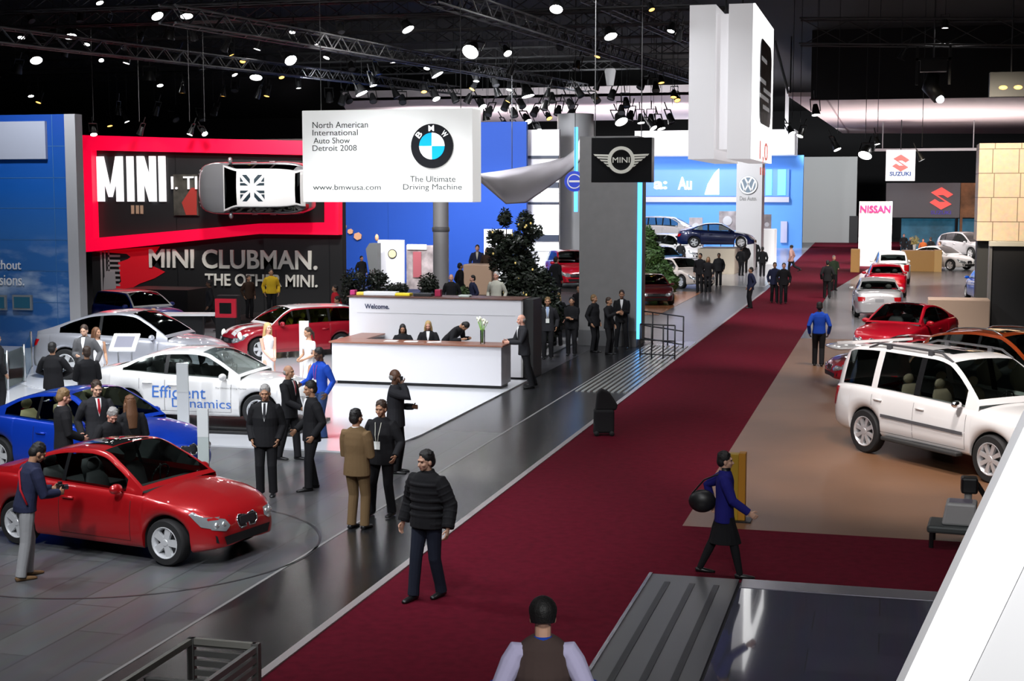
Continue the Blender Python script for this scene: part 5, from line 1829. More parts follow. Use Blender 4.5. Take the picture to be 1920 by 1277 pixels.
P_('woman in black with long auburn hair seen from behind at the blue car', (243, 739), 110, 1.66, 'black', 'black', 'light', 'auburn', 'long', near=True, lw=(-.15, .2, 1.0), rw=(.15, .2, 1.0))
# by the silver car
P_('man in black suit seen from behind with elbows out, left of two dark suits', (98, 640), 70, 1.75, 'black', 'black', 'tan', 'black', lw=(-.12, .2, 1.05), rw=(.12, .2, 1.05), near=True, fat=1.08, lpole=(-1, -.2, -.2), rpole=(1, -.2, -.2))
P_('shorter man in black suit seen from behind, right of two dark suits', (162, 648), 100, 1.68, 'black', 'black', 'tan', 'brown', near=True, lw=(-.12, .25, 1.05), rw=(.12, .25, 1.05))
P_('young man in grey suit facing the two dark suits beside the silver car', (158, 607), 250, 1.82, 'grey', 'grey', 'light', 'brown', shirt='white', nod=15, lw=(-.30, .12, .95), rw=(.1, .25, 1.1))
P_('woman in a sleeveless white dress with long brown hair beside the silver car', (181, 612), 300, 1.70, 'white', 'black', 'tan', 'auburn', 'long', coat='dress', sleeves='none', lw=(-.1, .25, .95), look=20)
P_('person in black cut by the left edge of the photo', (-8, 622), 30, 1.8, 'black', 'black', 'tan', 'black', near=False)
P_('bald man standing behind the silver car bonnet', (288, 576), 260, 1.75, 'charcoal', 'black', 'tan', 'brown', 'bald')
# the men in suits in the middle
P_('white-haired man in black suit with hands in pockets facing the camera', (497, 719), 262, 1.78, 'black', 'black', 'tan', 'grey', shirt='white', tie='charcoal', near=True, fat=1.10, lw=(-.20, .10, .90), rw=(.20, .10, .90), lpole=(-.5, -.9, 0), rpole=(.5, -.9, 0), nod=10)
r, k = P_('bald man in black suit holding white papers behind the two suited men', (541, 683), 330, 1.72, 'black', 'black', 'tan', 'grey', 'bald', shirt='white', tie='red', near=True, lw=(-.05, .30, 1.02), rw=(.12, .32, 1.0), lf=(-.08, .12, .08), rf=(.10, -.18, .09))
q = MB().box(-.11, -.01, -.15, .11, .01, .15)
pp = thing('paper_sheaf', 'white papers held by the bald man in black', 'papers')
pp.matrix_world = r.matrix_basis @ Matrix.Translation((k['wl'] + k['wr']) / 2 + V((0, .06, .05))) @ Matrix.Rotation(.3, 4, 'X')
q.build('sheets', WHITEM, pp)
P_('dark-haired man in black suit in profile facing left beside the white-haired man', (583, 712), 200, 1.78, 'black', 'black', 'tan', 'black', shirt='white', near=True, lw=(-.22, .06, .90), rw=(.2, .2, .95), lf=(-.1, .10, .08), rf=(.10, -.08, .08), nod=8)
P_('man in bright blue shirt and jeans with a red lanyard by the white desk', (600, 650), 215, 1.80, 'blue', 'jeans', 'dark', 'black', coat='shirt', badge='red', near=True, lw=(-.25, .05, .9), rw=(.1, .38, 1.08), nod=15)
r1, k1 = P_('man in tan suit seen from behind in the middle group', (668, 764), 60, 1.74, 'tan', 'tan', 'tan', 'black', shirt='white', near=True, lw=(-.08, .24, 1.06), rw=(.10, .24, 1.06), lf=(-.1, 0, .08), rf=(.1, .03, .08), look=-15, fat=1.04)
P_('big man in black with a pale badge talking to the tan suit', (715, 748), 245, 1.82, 'black', 'black', 'tan', 'brown', badge='cream', near=True, fat=1.12, lw=(-.30, .18, .95), rw=(.24, .12, .95), lf=(-.16, .0, .08), rf=(.16, .05, .08), nod=8)
r, k = P_('grey-haired man in dark suit holding a phone to his ear', (741, 690), 345, 1.80, 'charcoal', 'black', 'dark', 'grey', 'bald', shirt='white', near=True, badge=None, lw=(-.1, .28, 1.12), rw=(.10, .15, 1.53), rpole=(.5, .8, -1), fat=1.05)
ph = thing('mobile_phone', 'mobile phone held to the ear of the man in the dark suit', 'phone')
ph.matrix_world = r.matrix_basis @ Matrix.Translation(k['wr'] + V((-.015, -.02, .07)))
bevel(MB().box(-.01, -.025, -.055, .01, .025, .055).build('phone_body', BLACK, ph), .004)
P_('young man in black puffer jacket and dark jeans walking along the carpet edge', (800, 841), 235, 1.78, 'black', 'darkjeans', 'light', 'black', coat='puffer', near=True, lw=(-.33, .06, .88), rw=(.33, .02, .88), lf=(-.10, -.14, .09), rf=(.09, .16, .08), look=-18, nod=6)
r, k = P_('person in dark beanie, brown vest and lilac sleeves seen from behind at the bottom edge', (1018, 1116), 92, 1.88, 'taupe', 'darkjeans', 'light', 'black', 'beanie', coat='vest', sleeves='lilac', shirt='blue', near=True, fat=1.12, lw=(-.32, .04, .90), rw=(.30, .06, .92))
for e_, w_ in ((k['el'], k['wl']), (k['er'], k['wr'])):
    MB().tube([e_.lerp(w_, -.18), e_.lerp(w_, .25), e_.lerp(w_, .95)], [.083, .078, .062], n=14).build('blue_cuff', cloth('blue'), r, smooth=True)
r, k = P_('woman in royal blue jacket and black skirt walking right with a shoulder bag', (1360, 844), 2, 1.60, 'royal', 'skirtblack', 'light', 'black', 'short', coat='suit', near=True, lw=(-.26, -.16, .98), rw=(.28, .32, .98), lf=(-.08, -.32, .12), rf=(.09, .22, .08), fat=.98)
MB().tube([k['HM'] @ V((0, 0, -.10)), k['HM'] @ V((0, .005, .0))], [(.08, .075), (.072, .068)], n=14).build('scarf', BLACK, r, smooth=True)
t = thing('shoulder_bag', 'black rounded shoulder bag behind the woman in royal blue', 'bag')
t.matrix_world = r.matrix_basis @ Matrix.Translation((-.05, -.30, 1.06))
bevel(MB().ell((0, 0, 0), (.10, .19, .16), n=20, k=12).build('bag_body', mat('bag_black', (.01, .01, .011), .4), t, smooth=True), .01)
MB().tube([(0, -.14, .10), (.03, .02, .30), (.10, .22, .40), (.10, .30, .36)], [.012] * 4, n=6).build('bag_strap', BLACK, t, smooth=True)
# hostesses
P_('blond woman in white dress left of the white blade stand, long hair', (502, 604), 300, 1.72, 'white', 'black', 'pink', 'blond', 'long', coat='dress', sleeves='none', lw=(-.06, .22, .92), rw=(.06, .22, .92), near=True)
P_('dark-haired woman in white dress between the mini car and the white desk', (578, 612), 215, 1.70, 'white', 'black', 'tan', 'brown', 'pony', coat='dress', sleeves='short', lw=(-.1, .22, 1.0), rw=(.1, .22, 1.0), nod=10)
# desk
P_('dark-haired receptionist leftmost behind the white desk', (755, 606), 270, 1.66, 'black', 'black', 'tan', 'black', 'bob', bust=True, lw=(-.16, .30, 1.12), rw=(.16, .30, 1.12), z=0.0, nod=20)
P_('blond receptionist in the middle behind the white desk', (803, 600), 265, 1.70, 'black', 'black', 'pink', 'blond', 'long', bust=True, lw=(-.16, .30, 1.12), rw=(.16, .30, 1.12), nod=15, shirt='white')
P_('receptionist in black bending down over the white desk, rightmost of three', (846, 604), 330, 1.72, 'black', 'black', 'tan', 'black', 'short', bust=True, lean=50, lw=(-.2, .55, 1.02), rw=(.2, .55, 1.02), nod=25, side=0)
P_('man in dark suit leaning on the right end of the white desk', (946, 579), 195, 1.84, 'charcoal', 'black', 'pink', 'grey', 'bald', shirt='white', near=True, lean=6, rw=(.12, .42, 1.12), lw=(-.12, .40, 1.12), lf=(-.1, -.16, .08), rf=(.1, -.30, .08))
bpy.data.objects[-1 if False else 0].name
o = [o for o in bpy.data.objects if o.get('label', '').startswith('man in dark suit leaning')][0]
o.location = (-8.52, 33.75, 0)
# terrace behind the desk
Zt = 0.0
for a in [
    ('white-haired man in cream shirt behind the top edge of the white desk wall', (930, 508), 250, 1.78, 'cream', 'black', 'pink', 'white', dict(coat='shirt')),
    ('man with pinkish face in black left of the cream shirt behind the desk wall', (846, 513), 260, 1.74, 'black', 'black', 'pink', 'grey', dict(style='bald')),
    ('person in navy with dark hair just left of the cream-shirted man', (886, 515), 200, 1.66, 'navy', 'black', 'pink', 'black', {}),
    ('dark-clothed man standing left of the person in navy', (863, 492), 20, 1.76, 'black', 'black', 'tan', 'black', {}),
    ('man in navy suit at the tan counter before the blue backdrop', (895, 458), 265, 1.78, 'navy', 'navy', 'pink', 'brown', dict(shirt='cream')),
    ('woman in dark red top right of the man in navy suit at the tan counter', (914, 463), 250, 1.66, 'brown', 'black', 'pink', 'brown', dict(style='bob')),
    ('man in dark clothes among the low dark plants left of the desk wall', (678, 479), 300, 1.75, 'charcoal', 'black', 'pink', 'black', {}),
    ('man in dark suit walking by the red car behind the dark tree', (1043, 480), 45, 1.80, 'charcoal', 'charcoal', 'pink', 'brown', dict(shirt='white')),
    ('person in yellow hooded top with black jacket over the shoulders on the dark stage', (508, 503), 280, 1.78, 'yellow', 'black', 'tan', 'black', dict(coat='sweater')),
    ('man in dark brown standing left of the person in yellow', (466, 515), 300, 1.72, 'brown', 'black', 'tan', 'brown', {}),
    ('person in a red top by the right end of the dark lettered wall', (628, 533), 200, 1.7, 'red', 'black', 'tan', 'black', dict(coat='sweater')),
    ('man in black bending beside the red hatchback, left of the desk', (640, 550), 200, 1.7, 'black', 'black', 'tan', 'black', dict(lean=15)),
    ('man in black walking in front of the dark lettered wall', (392, 524), 180, 1.76, 'black', 'black', 'dark', 'black', dict(lf=(-.1, .3, .08), rf=(.1, -.3, .1))),
    # dark group right of the desk
    ('man in dark suit with a white badge, leftmost of the dark group', (1027, 556), 268, 1.80, 'charcoal', 'black', 'tan', 'sandy', dict(badge='white', near=True, shirt='ltblue')),
    ('woman with blond hair and cream scarf behind the badge-wearing man', (1046, 548), 250, 1.70, 'black', 'black', 'pink', 'blond', dict(style='bob', shirt='cream')),
    ('man in dark shirt in the shade under the dark tree', (1010, 524), 280, 1.72, 'brown', 'black', 'tan', 'black', {}),
    ('tall man in black seen from behind in the dark group', (1102, 516), 100, 1.82, 'black', 'black', 'tan', 'brown', dict(near=False, fat=1.1)),
    ('man in black with sandy hair in profile in the dark group', (1114, 551), 330, 1.76, 'black', 'black', 'tan', 'sandy', dict(fat=1.1)),
    ('woman in black facing right behind the sandy-haired man', (1128, 545), 20, 1.70, 'black', 'black', 'tan', 'brown', dict(style='bob')),
    ('person in black with arms folded between the blond woman and the tall man', (1072, 556), 260, 1.74, 'black', 'black', 'tan', 'black', dict(lw=(-.0, .25, 1.15), rw=(0, .25, 1.12))),
    ('man in black with a tan face at the back of the dark group', (1086, 533), 240, 1.78, 'black', 'black', 'tan', 'black', {}),
    ('person in black at the right end of the dark group, holding papers up', (1142, 556), 330, 1.72, 'black', 'black', 'tan', 'brown', dict(rw=(.15, .35, 1.3))),
    ('man in black suit standing alone in front of the grey pillar with hands together', (1166, 543), 268, 1.82, 'black', 'black', 'tan', 'brown', dict(near=True, shirt='white', lw=(-.04, .24, 1.12), rw=(.04, .24, 1.08), lf=(-.16, 0, .08), rf=(.16, 0, .08))),
    # aisle
    ('man in bright blue shirt seen from behind on the right-hand stand', (1537, 565), 92, 1.80, 'blue', 'black', 'dark', 'black', dict(coat='shirt', near=True, lf=(-.1, .1, .08), rf=(.08, -.14, .1))),
    ('man in black coat seen from behind on the carpet, left of a pair', (1552, 487), 95, 1.78, 'black', 'black', 'tan', 'black', dict(lf=(-.1, .15, .08), rf=(.1, -.15, .1))),
    ('man in dark green coat right of the man in black coat on the carpet', (1564, 478), 300, 1.76, 'green', 'black', 'pink', 'grey', dict(lw=(-.1, .3, 1.1))),
    ('man in dark suit walking, left of the pair in the aisle', (1453, 491), 275, 1.80, 'navy', 'black', 'tan', 'black', dict(lf=(-.1, .16, .08), rf=(.1, -.16, .1))),
    ('man in dark suit walking, right of the pair in the aisle', (1470, 492), 270, 1.80, 'black', 'black', 'pink', 'brown', dict(lf=(-.1, -.16, .1), rf=(.1, .16, .08))),
    ('person in dark navy jacket and bare-kneed skirt at the carpet edge', (1408, 500), 200, 1.74, 'navy', 'black', 'tan', 'black', {}),
    ('tallest of the dark figures by the logo column, back turned', (1397, 455), 100, 1.84, 'black', 'black', 'dark', 'black', dict(fat=1.15)),
    ('man in black with a brown face, second of the figures by the logo column', (1416, 449), 250, 1.84, 'black', 'black', 'dark', 'brown', {}),
    ('slim figure in long black coat, third by the logo column', (1430, 462), 90, 1.76, 'black', 'black', 'dark', 'black', {}),
    ('short figure in black left of the tallest one by the logo column', (1390, 462), 60, 1.72, 'black', 'black', 'dark', 'black', {}),
    ('slim person in black by the lit cabinet behind the logo column', (1444, 440), 200, 1.76, 'black', 'black', 'tan', 'black', {}),
    ('person with a wide black hat and pale top stepping out across the aisle', (1484, 459), 160, 1.78, 'pink', 'black', 'light', 'black', dict(style='beanie', lf=(-.08, .1, .08), rf=(.08, -.55, .35))),
    ('dark figure left of the woman beside the cream sedan', (1313, 474), 250, 1.80, 'black', 'black', 'tan', 'black', {}),
    ('woman in black with light hair beside the cream sedan', (1328, 481), 265, 1.70, 'black', 'black', 'tan', 'sandy', dict(style='bob')),
    ('dark figure standing before the cream podium', (1348, 474), 270, 1.74, 'black', 'black', 'dark', 'black', dict(fat=1.15)),
    ('small dark figure between the white vans', (1276, 452), 260, 1.76, 'black', 'black', 'dark', 'black', {}),
    ('dark figure beside the pinkish board on the blue stand', (1309, 428), 200, 1.76, 'brown', 'black', 'dark', 'black', {}),
    ('dark figure left of the pinkish board on the blue stand', (1287, 430), 250, 1.74, 'brown', 'black', 'dark', 'black', {}),
    # right counter
    ('person in black behind the long orange wood counter, leftmost', (1695, 438), 265, 1.76, 'black', 'black', 'pink', 'brown', {}),
    ('person in dark jacket second behind the long orange wood counter', (1707, 444), 265, 1.68, 'black', 'black', 'tan', 'black', {}),
    ('person in orange and red behind the long orange wood counter', (1731, 447), 270, 1.66, 'orange', 'black', 'pink', 'brown', dict(coat='sweater')),
    ('man in black jacket and light blue jeans leaning on the orange wood counter', (1746, 444), 120, 1.80, 'black', 'ltblue', 'pink', 'brown', dict(lean=6)),
    ('person in brown behind the right end of the orange wood counter', (1762, 452), 200, 1.70, 'brown', 'brown', 'pink', 'brown', {}),
]:
    P_(a[0], a[1], a[2], a[3], a[4], a[5], a[6], a[7], **a[8])


def move_person(start, pos):
    o = [o for o in bpy.data.objects if o.get('label', '').startswith(start)][0]
    o.location = pos


def stand(start, px, py, Y, z=None, extra=0.0):
    """put a figure on the upright plane Y so that its crown meets the sight line; z given: feet height"""
    o = [o for o in bpy.data.objects if o.get('label', '').startswith(start)][0]
    p = AY(px, py, Y)
    hh = o.scale[0] * 1.78
    o.location = (p.x, Y, p.z - hh + extra if z is None else z)
    if z is not None:
        k_ = (p.z - z) / hh
        o.scale = (o.scale[0] * k_,) * 3


stand('dark-haired receptionist', 755, 606, 34.4)
stand('blond receptionist', 803, 600, 34.4)
stand('receptionist in black bending', 838, 600, 34.7, None, .28)
for nm, px in (('leftmost', 755), ('middle', 803), ('rightmost', 846)):
    p = AY(px, 606, 34.5)
    t = thing('stool', 'dark stool under the ' + nm + ' receptionist behind the white desk', 'stool', (p.x, 34.5, .04))
    MB().cyl((0, 0, .0), (0, 0, .03), .2, n=16).cyl((0, 0, .03), (0, 0, .70), .03, n=8).build('stool_base', STEEL, t)
    MB().cyl((0, 0, .70), (0, 0, .76), .18, n=16).build('seat', BLACK, t)
TE = .8
t = tag(MB().box(-14.8, 38.2, 0, -11.0, 50.5, TE).box(-22, 52, 0, -10.7, 56.9, TE).box(-22, 50.5, 0, -17.2, 52, TE).box(-17.2, 50.5, 0, -10.7, 52, TE).build('lounge_platform', mat('lounge_dark', (.03, .03, .032), .4)), 'raised dark lounge platform behind the white desk wall', 'platform')
stand('white-haired man in cream', 930, 508, 40, TE)
stand('man with pinkish face', 846, 513, 41, TE)
stand('person in navy with', 886, 515, 42, TE)
stand('dark-clothed man standing', 863, 492, 47, TE)
stand('man in navy suit at', 895, 458, 56, TE)
stand('woman in dark red top', 914, 463, 55.6, TE)
stand('man in dark clothes among', 678, 479, 55, TE)
stand('man in dark suit walking by the red car', 1043, 480, 50, TE)
stand('person in yellow hooded', 508, 503, 47.6, .3)
stand('man in dark brown standing', 466, 515, 47.4, .3)
stand('man in black walking in front', 392, 524, 44.5, .04)
stand('person in a red top', 628, 533, 44.5, .04)
stand('man in black bending beside', 641, 553, 41.6, .04)
stand('young man in dark suit with a red tie', 180, 711, 20.2, .012)
stand('shorter man in black suit seen from behind', 162, 648, 25.15, .04)
stand('big man in black with a pale badge', 715, 748, 19.65, .011)
stand('dark figure left of the woman', 1313, 474, 69.2, .012)
stand('woman in black with light hair', 1328, 481, 69.0, .012)
a_, b_ = AY(436, 560, 48), AY(548, 560, 48)
tag(MB().box(a_.x, 46.6, .04, b_.x, 49.9, .3).build('low_stage', DW), 'low black stage under the person in yellow', 'stage')
# a figure in yellow by the white kiosk
P_('small figure in yellow standing left of the white kiosk', (1627, 438), 270, 1.6, 'yellow', 'brown', 'tan', 'brown', coat='sweater', lw=(-.3, .1, 1.2), rw=(.3, .1, 1.2))

# ------------------------------------------------------------------ props
t = thing('reception_desk', 'long white reception desk with a thin brown worktop', 'desk')
DK = mat('desk_white', (.64, .63, .66), .4)
WT = mat('worktop_brown', (.22, .085, .05), .35)
bevel(MB().box(-13.3, 33.2, .12, -8.95, 33.28, 1.06).box(-9.03, 33.28, .12, -8.95, 34.1, 1.06).box(-13.3, 33.28, .12, -13.22, 35.44, 1.06).build('desk_front', DK, t), .006)
bevel(MB().box(-13.36, 33.14, 1.06, -8.90, 33.95, 1.10).box(-13.36, 33.95, 1.06, -12.7, 35.45, 1.10).build('worktop', WT, t), .008)
MB().box(-13.2, 33.3, .04, -9.0, 34.0, .12).build('desk_plinth', BLACK, t)
t = thing('welcome_wall', 'white wall block behind the reception desk with a small greeting on it', 'wall')
MB().box(-13.72, 35.5, .04, -9.05, 36.35, 2.03).build('wall_block', DK, t)
bevel(MB().box(-13.76, 35.46, 2.03, -9.0, 36.4, 2.06).build('top_board', mat('top_brown', (.10, .04, .03), .4), t), .005)
text('lettering', 'Welcome.', mat('letter_dark', (.03, .04, .09), .5), rect_y(684, 570, 730, 579, 35.5), 'y', t, .004, .02, base=35.49)
MB().box(-13.5, 35.494, 1.62, -9.2, 35.4999, 1.628).build('panel_seam', mat('seam_grey', (.4, .4, .42), .5), t)
MB().box(-9.05, 35.5, .04, -9.0, 36.35, 2.03).build('end_cap', mat('endcap_grey', (.30, .29, .29), .5), t)
MB().box(-8.99, 35.6, .02, -8.75, 36.5, 2.04).build('dark_post', mat('post_black', (.012, .012, .012), .5), t)
# vase with white tulips
t = thing('flower_vase', 'tall clear glass vase of white tulips on the reception desk', 'vase', (G(912, 642, 1.1).x, 33.5, 1.101))
MB().lathe([(0, 0), (.055, 0), (.06, .02), (.06, .34), (.055, .34), (.055, .03), (0, .03)], n=24, axis='z').build('glass_cylinder', CGLASS, t, smooth=True, sharp=40)
rng = random.Random(3)
for i in range(15):
    a, r0, r1 = rng.uniform(0, 6.28), rng.uniform(0, .035), rng.uniform(.05, .17)
    top_ = V((r1 * math.cos(a), r1 * math.sin(a), rng.uniform(.45, .60)))
    MB().tube([(r0 * math.cos(a), r0 * math.sin(a), .03), (r0 * 1.2 * math.cos(a), r0 * 1.2 * math.sin(a), .30), top_], [.006] * 3, n=6).build('stem', mat('stem_green', (.25, .50, .08), .5), t, smooth=True)
    MB().tube([top_, top_ + V((0, 0, .03)), top_ + V((0, 0, .07))], [.012, .028, .018], n=8).build('bloom', mat('bloom_white', (.85, .86, .70), .6), t, smooth=True)
for i, (px, lab) in enumerate(((727, 'white papers on the reception desk before the leftmost receptionist'), (768, 'white leaflet on the desk between the first two receptionists'), (815, 'white papers on the desk before the blond receptionist'))):
    g = G(px, 641, 1.1)
    q = MB()
    for k in range(4):
        q.box(-.16 + k * .01, -.11 + k * .006, k * .002, .16 + k * .01, .11 + k * .006, k * .002 + .0016)
    tag(q.build('paper_stack', WHITEM, loc=(g.x, 33.55, 1.1015), rot=(0, 0, .2 * i)), lab, 'papers')
# things on top of the welcome wall
for nm, lab, cat_, px, c_, sz in (('magenta_box', 'small magenta and white box at the left end of the welcome wall', 'box', 663, (.45, .03, .15), (.14, .2, .13)), ('yellow_box', 'small yellow box on the welcome wall', 'box', 677, (.8, .6, .08), (.2, .2, .08)),
                                  ('white_carton', 'long white carton lying on the welcome wall', 'carton', 715, (.75, .76, .78), (.9, .3, .10)), ('yellow_folder', 'yellow folder leaning against the white carton', 'folder', 757, (.85, .65, .03), (.42, .3, .07)),
                                  ('black_case', 'flat black case on the welcome wall', 'case', 795, (.02, .02, .022), (.5, .3, .08)), ('red_tin', 'small dark red tin on the welcome wall', 'tin', 822, (.30, .01, .05), (.16, .16, .18)), ('grey_bowl', 'pale flat tray in front of the cream-shirted man', 'tray', 872, (.45, .5, .47), (.3, .25, .05))):
    x_ = AY(px, 545, 35.9).x
    o = bevel(MB().box(-sz[0] / 2, -sz[1] / 2, 0, sz[0] / 2, sz[1] / 2, sz[2]).build(nm, mat('item_' + nm, c_, .5), loc=(x_, 35.9, 2.061)), .015)
    tag(o, lab, cat_)
# blade stands
for px, pyb, pyt, w_, lab, dk in ((345, 792, 685, .22, 'taller pale grey blade stand in front of the white sedan', 0), (383, 893, 768, .18, 'pale green-grey blade stand beside the red coupe bonnet', 1)):
    g = G(px, pyb if dk else 826)
    if dk:
        g = G(px, 905)
    zt = AY(px, pyt, g.y).z
    t = thing('blade_stand', lab, 'stand', (g.x, g.y, .04 if not dk else .01), R(14))
    q = MB().box(-w_ / 2, -.03, .02, w_ / 2, .03, zt * .62).build('blade_lower', mat('blade_grey', (.42, .47, .46), .35) if dk else mat('blade_pale', (.62, .64, .66), .35), t)
    MB().box(-w_ / 2, -.032, zt * .62, w_ / 2, .032, zt).build('blade_upper', mat('blade_light', (.60, .62, .62), .35), t)
    MB().box(-w_ / 2 - .1, -.2, 0, w_ / 2 + .1, .2, .02).build('foot_plate', STEEL, t)
g = G(572, 745)
t = thing('blade_stand', 'narrow white blade stand between the two women in white dresses', 'stand', (g.x, g.y, .04), R(10))
MB().box(-.11, -.03, .02, .11, .03, 1.75).build('blade', mat('blade_white', (.75, .76, .78), .35), t)
MB().box(-.2, -.2, 0, .2, .2, .02).build('foot_plate', STEEL, t)
g = G(236, 732)
t = thing('info_lectern', 'white tilted information panel on two thin legs beside the silver car', 'lectern', (g.x, g.y, .04), R(12))
Mx = Matrix.Translation((0, 0, 1.12)) @ Matrix.Rotation(R(38), 4, 'X')
MB().box(-.32, -.30, -.02, .32, .30, .02, M=Mx).build('panel_frame', WHITE, t)
MB().box(-.22, -.18, .0201, .22, .20, .026, M=Mx).build('info_sheet', mat('sheet_grey', (.20, .20, .25), .5), t)
for s in (-.16, .16):
    MB().cyl((s, 0, 0), (s, 0, 1.08), .018, n=8).build('leg', STEEL, t, smooth=True)
# red kiosk
g = G(429, 655)
t = thing('red_kiosk', 'black pedestal with a red screen frame in front of the dark stage', 'kiosk', (g.x, g.y, .04), R(5))
bevel(MB().box(-.32, -.25, 0, .32, .25, .95).build('pedestal', DARKM, t), .01)
MB().prism([(-.33, .95), (.33, .95), (.33, 1.52), (-.33, 1.52)], -.22, -.12).build('screen_frame', mat('kiosk_red', (.50, .01, .03), .4), t)
MB().box(-.19, -.225, 1.07, .19, -.2201, 1.40).build('screen', mat('screen_black', (.01, .012, .012), .1), t)
bevel(MB().box(-.33, -.12, .95, .33, .2, 1.62).build('hood', DARKM, t), .01)
# glass balustrade at the left
t = thing('glass_balustrade', 'low clear glass balustrade with steel posts at the left edge', 'balustrade')
pts = [G(-30, 745), G(15, 735), G(47, 720), G(60, 690)]
for i, p in enumerate(pts):
    MB().cyl((p.x, p.y, .01), (p.x, p.y, 1.0), .03, n=10).build('post', STEEL, t, smooth=True)
for a, b_ in zip(pts, pts[1:]):
    d = (b_ - a).normalized()
    n_ = V((-d.y, d.x, 0)) * .006
    q = MB().prism([(a.x + n_.x, a.y + n_.y), (b_.x + n_.x, b_.y + n_.y), (b_.x - n_.x, b_.y - n_.y), (a.x - n_.x, a.y - n_.y)], .1, .95, axis='z')
    q.build('glass_pane', CGLASS, t)
for i, (px, py) in enumerate(((448, 668), (470, 672))):
    g = G(px, py)
    t = thing('barrier_post', ('left', 'right')[i] + ' one of two short steel barrier posts before the red hatchback', 'post', (g.x, g.y, .04))
    MB().cyl((0, 0, .02), (0, 0, .85), .035, n=12).build('post_shaft', STEEL, t, smooth=True, sharp=40)
    MB().cyl((0, 0, 0), (0, 0, .02), .14, n=20).build('base_disc', STEEL, t, smooth=True, sharp=40)
g = G(352, 648)
t = thing('display_table', 'white angled tabletop on a dark stand behind the silver car bonnet', 'table', (g.x, g.y, .04), R(20))
MB().prism([(-1.2, -.3), (.9, -.5), (1.2, .2), (-.8, .5)], .92, .98, axis='z').build('tabletop', WHITE, t)
MB().box(-.5, -.2, 0, .5, .2, .92).build('table_base', DARKM, t)
# railings
RB = mat('rail_black', (.015, .015, .016), .4)
for i, (a, b_, lab) in enumerate(((G(1196, 640), G(1281, 655), 'black metal railing beside the grey pillar, farther one'), (G(1200, 672), G(1265, 676), 'black metal railing beside the grey pillar, nearer one'))):
    t = thing('railing', lab, 'railing')
    n_ = 3
    for k in range(n_ + 1):
        p = a.lerp(b_, k / n_)
        MB().cyl((p.x, p.y, .01), (p.x, p.y, 1.0), .022, n=8).build('post', RB, t, smooth=True)
    for z_ in (1.0, .55, .14):
        MB().cyl((a.x, a.y, z_), (b_.x, b_.y, z_), .02, n=8).build('rail', RB, t, smooth=True)
# yellow post on the brown floor
g = G(1379, 980)
t = thing('yellow_post', 'yellow rectangular post standing behind the woman in royal blue', 'post', (g.x, g.y + .1, .012))
bevel(MB().box(-.11, -.09, .02, .03, .09, .98).build('post_body', mat('post_yellow', (.42, .26, .01), .5), t), .006)
bevel(MB().box(.03, -.09, .02, .13, .09, 1.0).build('post_side', mat('post_amber', (.50, .22, .01), .5), t), .006)
MB().box(-.2, -.16, 0, .22, .16, .02).build('foot_plate', DARKM, t)
# dark bundle on the carpet
g = G(1132, 817)
t = thing('trolley_bag', 'black upright trolley bag standing on the edge of the red carpet', 'bag', (g.x, g.y, .012), R(15))
BG_ = mat('bag_fabric', (.008, .008, .010), .8, bump=.3, bscale=20)
bevel(MB().box(-.20, -.13, .05, .20, .13, .52).build('bag_body', BG_, t), .05, 3)
bevel(MB().prism([(-.17, .50), (.24, .50), (.27, .60), (.10, .86), (-.06, .93), (-.14, .84)], -.1, .1).build('bag_top', BG_, t), .04, 3)
for s in (-.15, .15):
    MB().cyl((s, -.16, .05), (s, .16, .05), .05, n=12).build('wheel', TYRE, t, smooth=True)
# instruments at the right by the parapet
g = G(1800, 1025)
t = thing('equipment_table', 'dark grey low table with electronic gear near the white parapet', 'table', (g.x, g.y, .001), R(-5))
bevel(MB().box(-.42, -.3, .22, .75, .3, .32).build('tabletop', mat('table_dark', (.05, .06, .06), .5), t), .03)
for sx in (-.36, .68):
    for sy in (-.24, .24):
        MB().cyl((sx, sy, 0), (sx, sy, .22), .03, n=8).build('leg', DARKM, t)
t = thing('grey_instrument', 'pale grey sloped instrument box on the dark low table', 'instrument', (g.x - .02, g.y, .322), R(-5))
bevel(MB().prism([(-.22, 0), (.22, 0), (.22, .30), (-.17, .30)], -.2, .2).build('instrument_case', mat('case_grey', (.40, .40, .40), .4), t), .03)
MB().prism([(-.13, .302), (.16, .302), (.16, .31), (-.13, .31)], -.13, .12).build('display', mat('display_violet', (.22, .20, .26), .3), t)
t = thing('projector_head', 'black camera-like device on a short stalk above the grey instrument', 'camera', (g.x + .1, g.y + .3, .322), 0)
bevel(MB().box(-.1, -.12, .36, .12, .12, .58).build('device_body', BLACK, t), .03)
MB().cyl((0, 0, 0), (0, 0, .36), .05, n=12).build('stalk', mat('stalk_grey', (.35, .34, .34), .4), t, smooth=True)
MB().cyl((.1, 0, .5), (.28, .0, .22), .035, n=8).build('handle', BLACK, t)
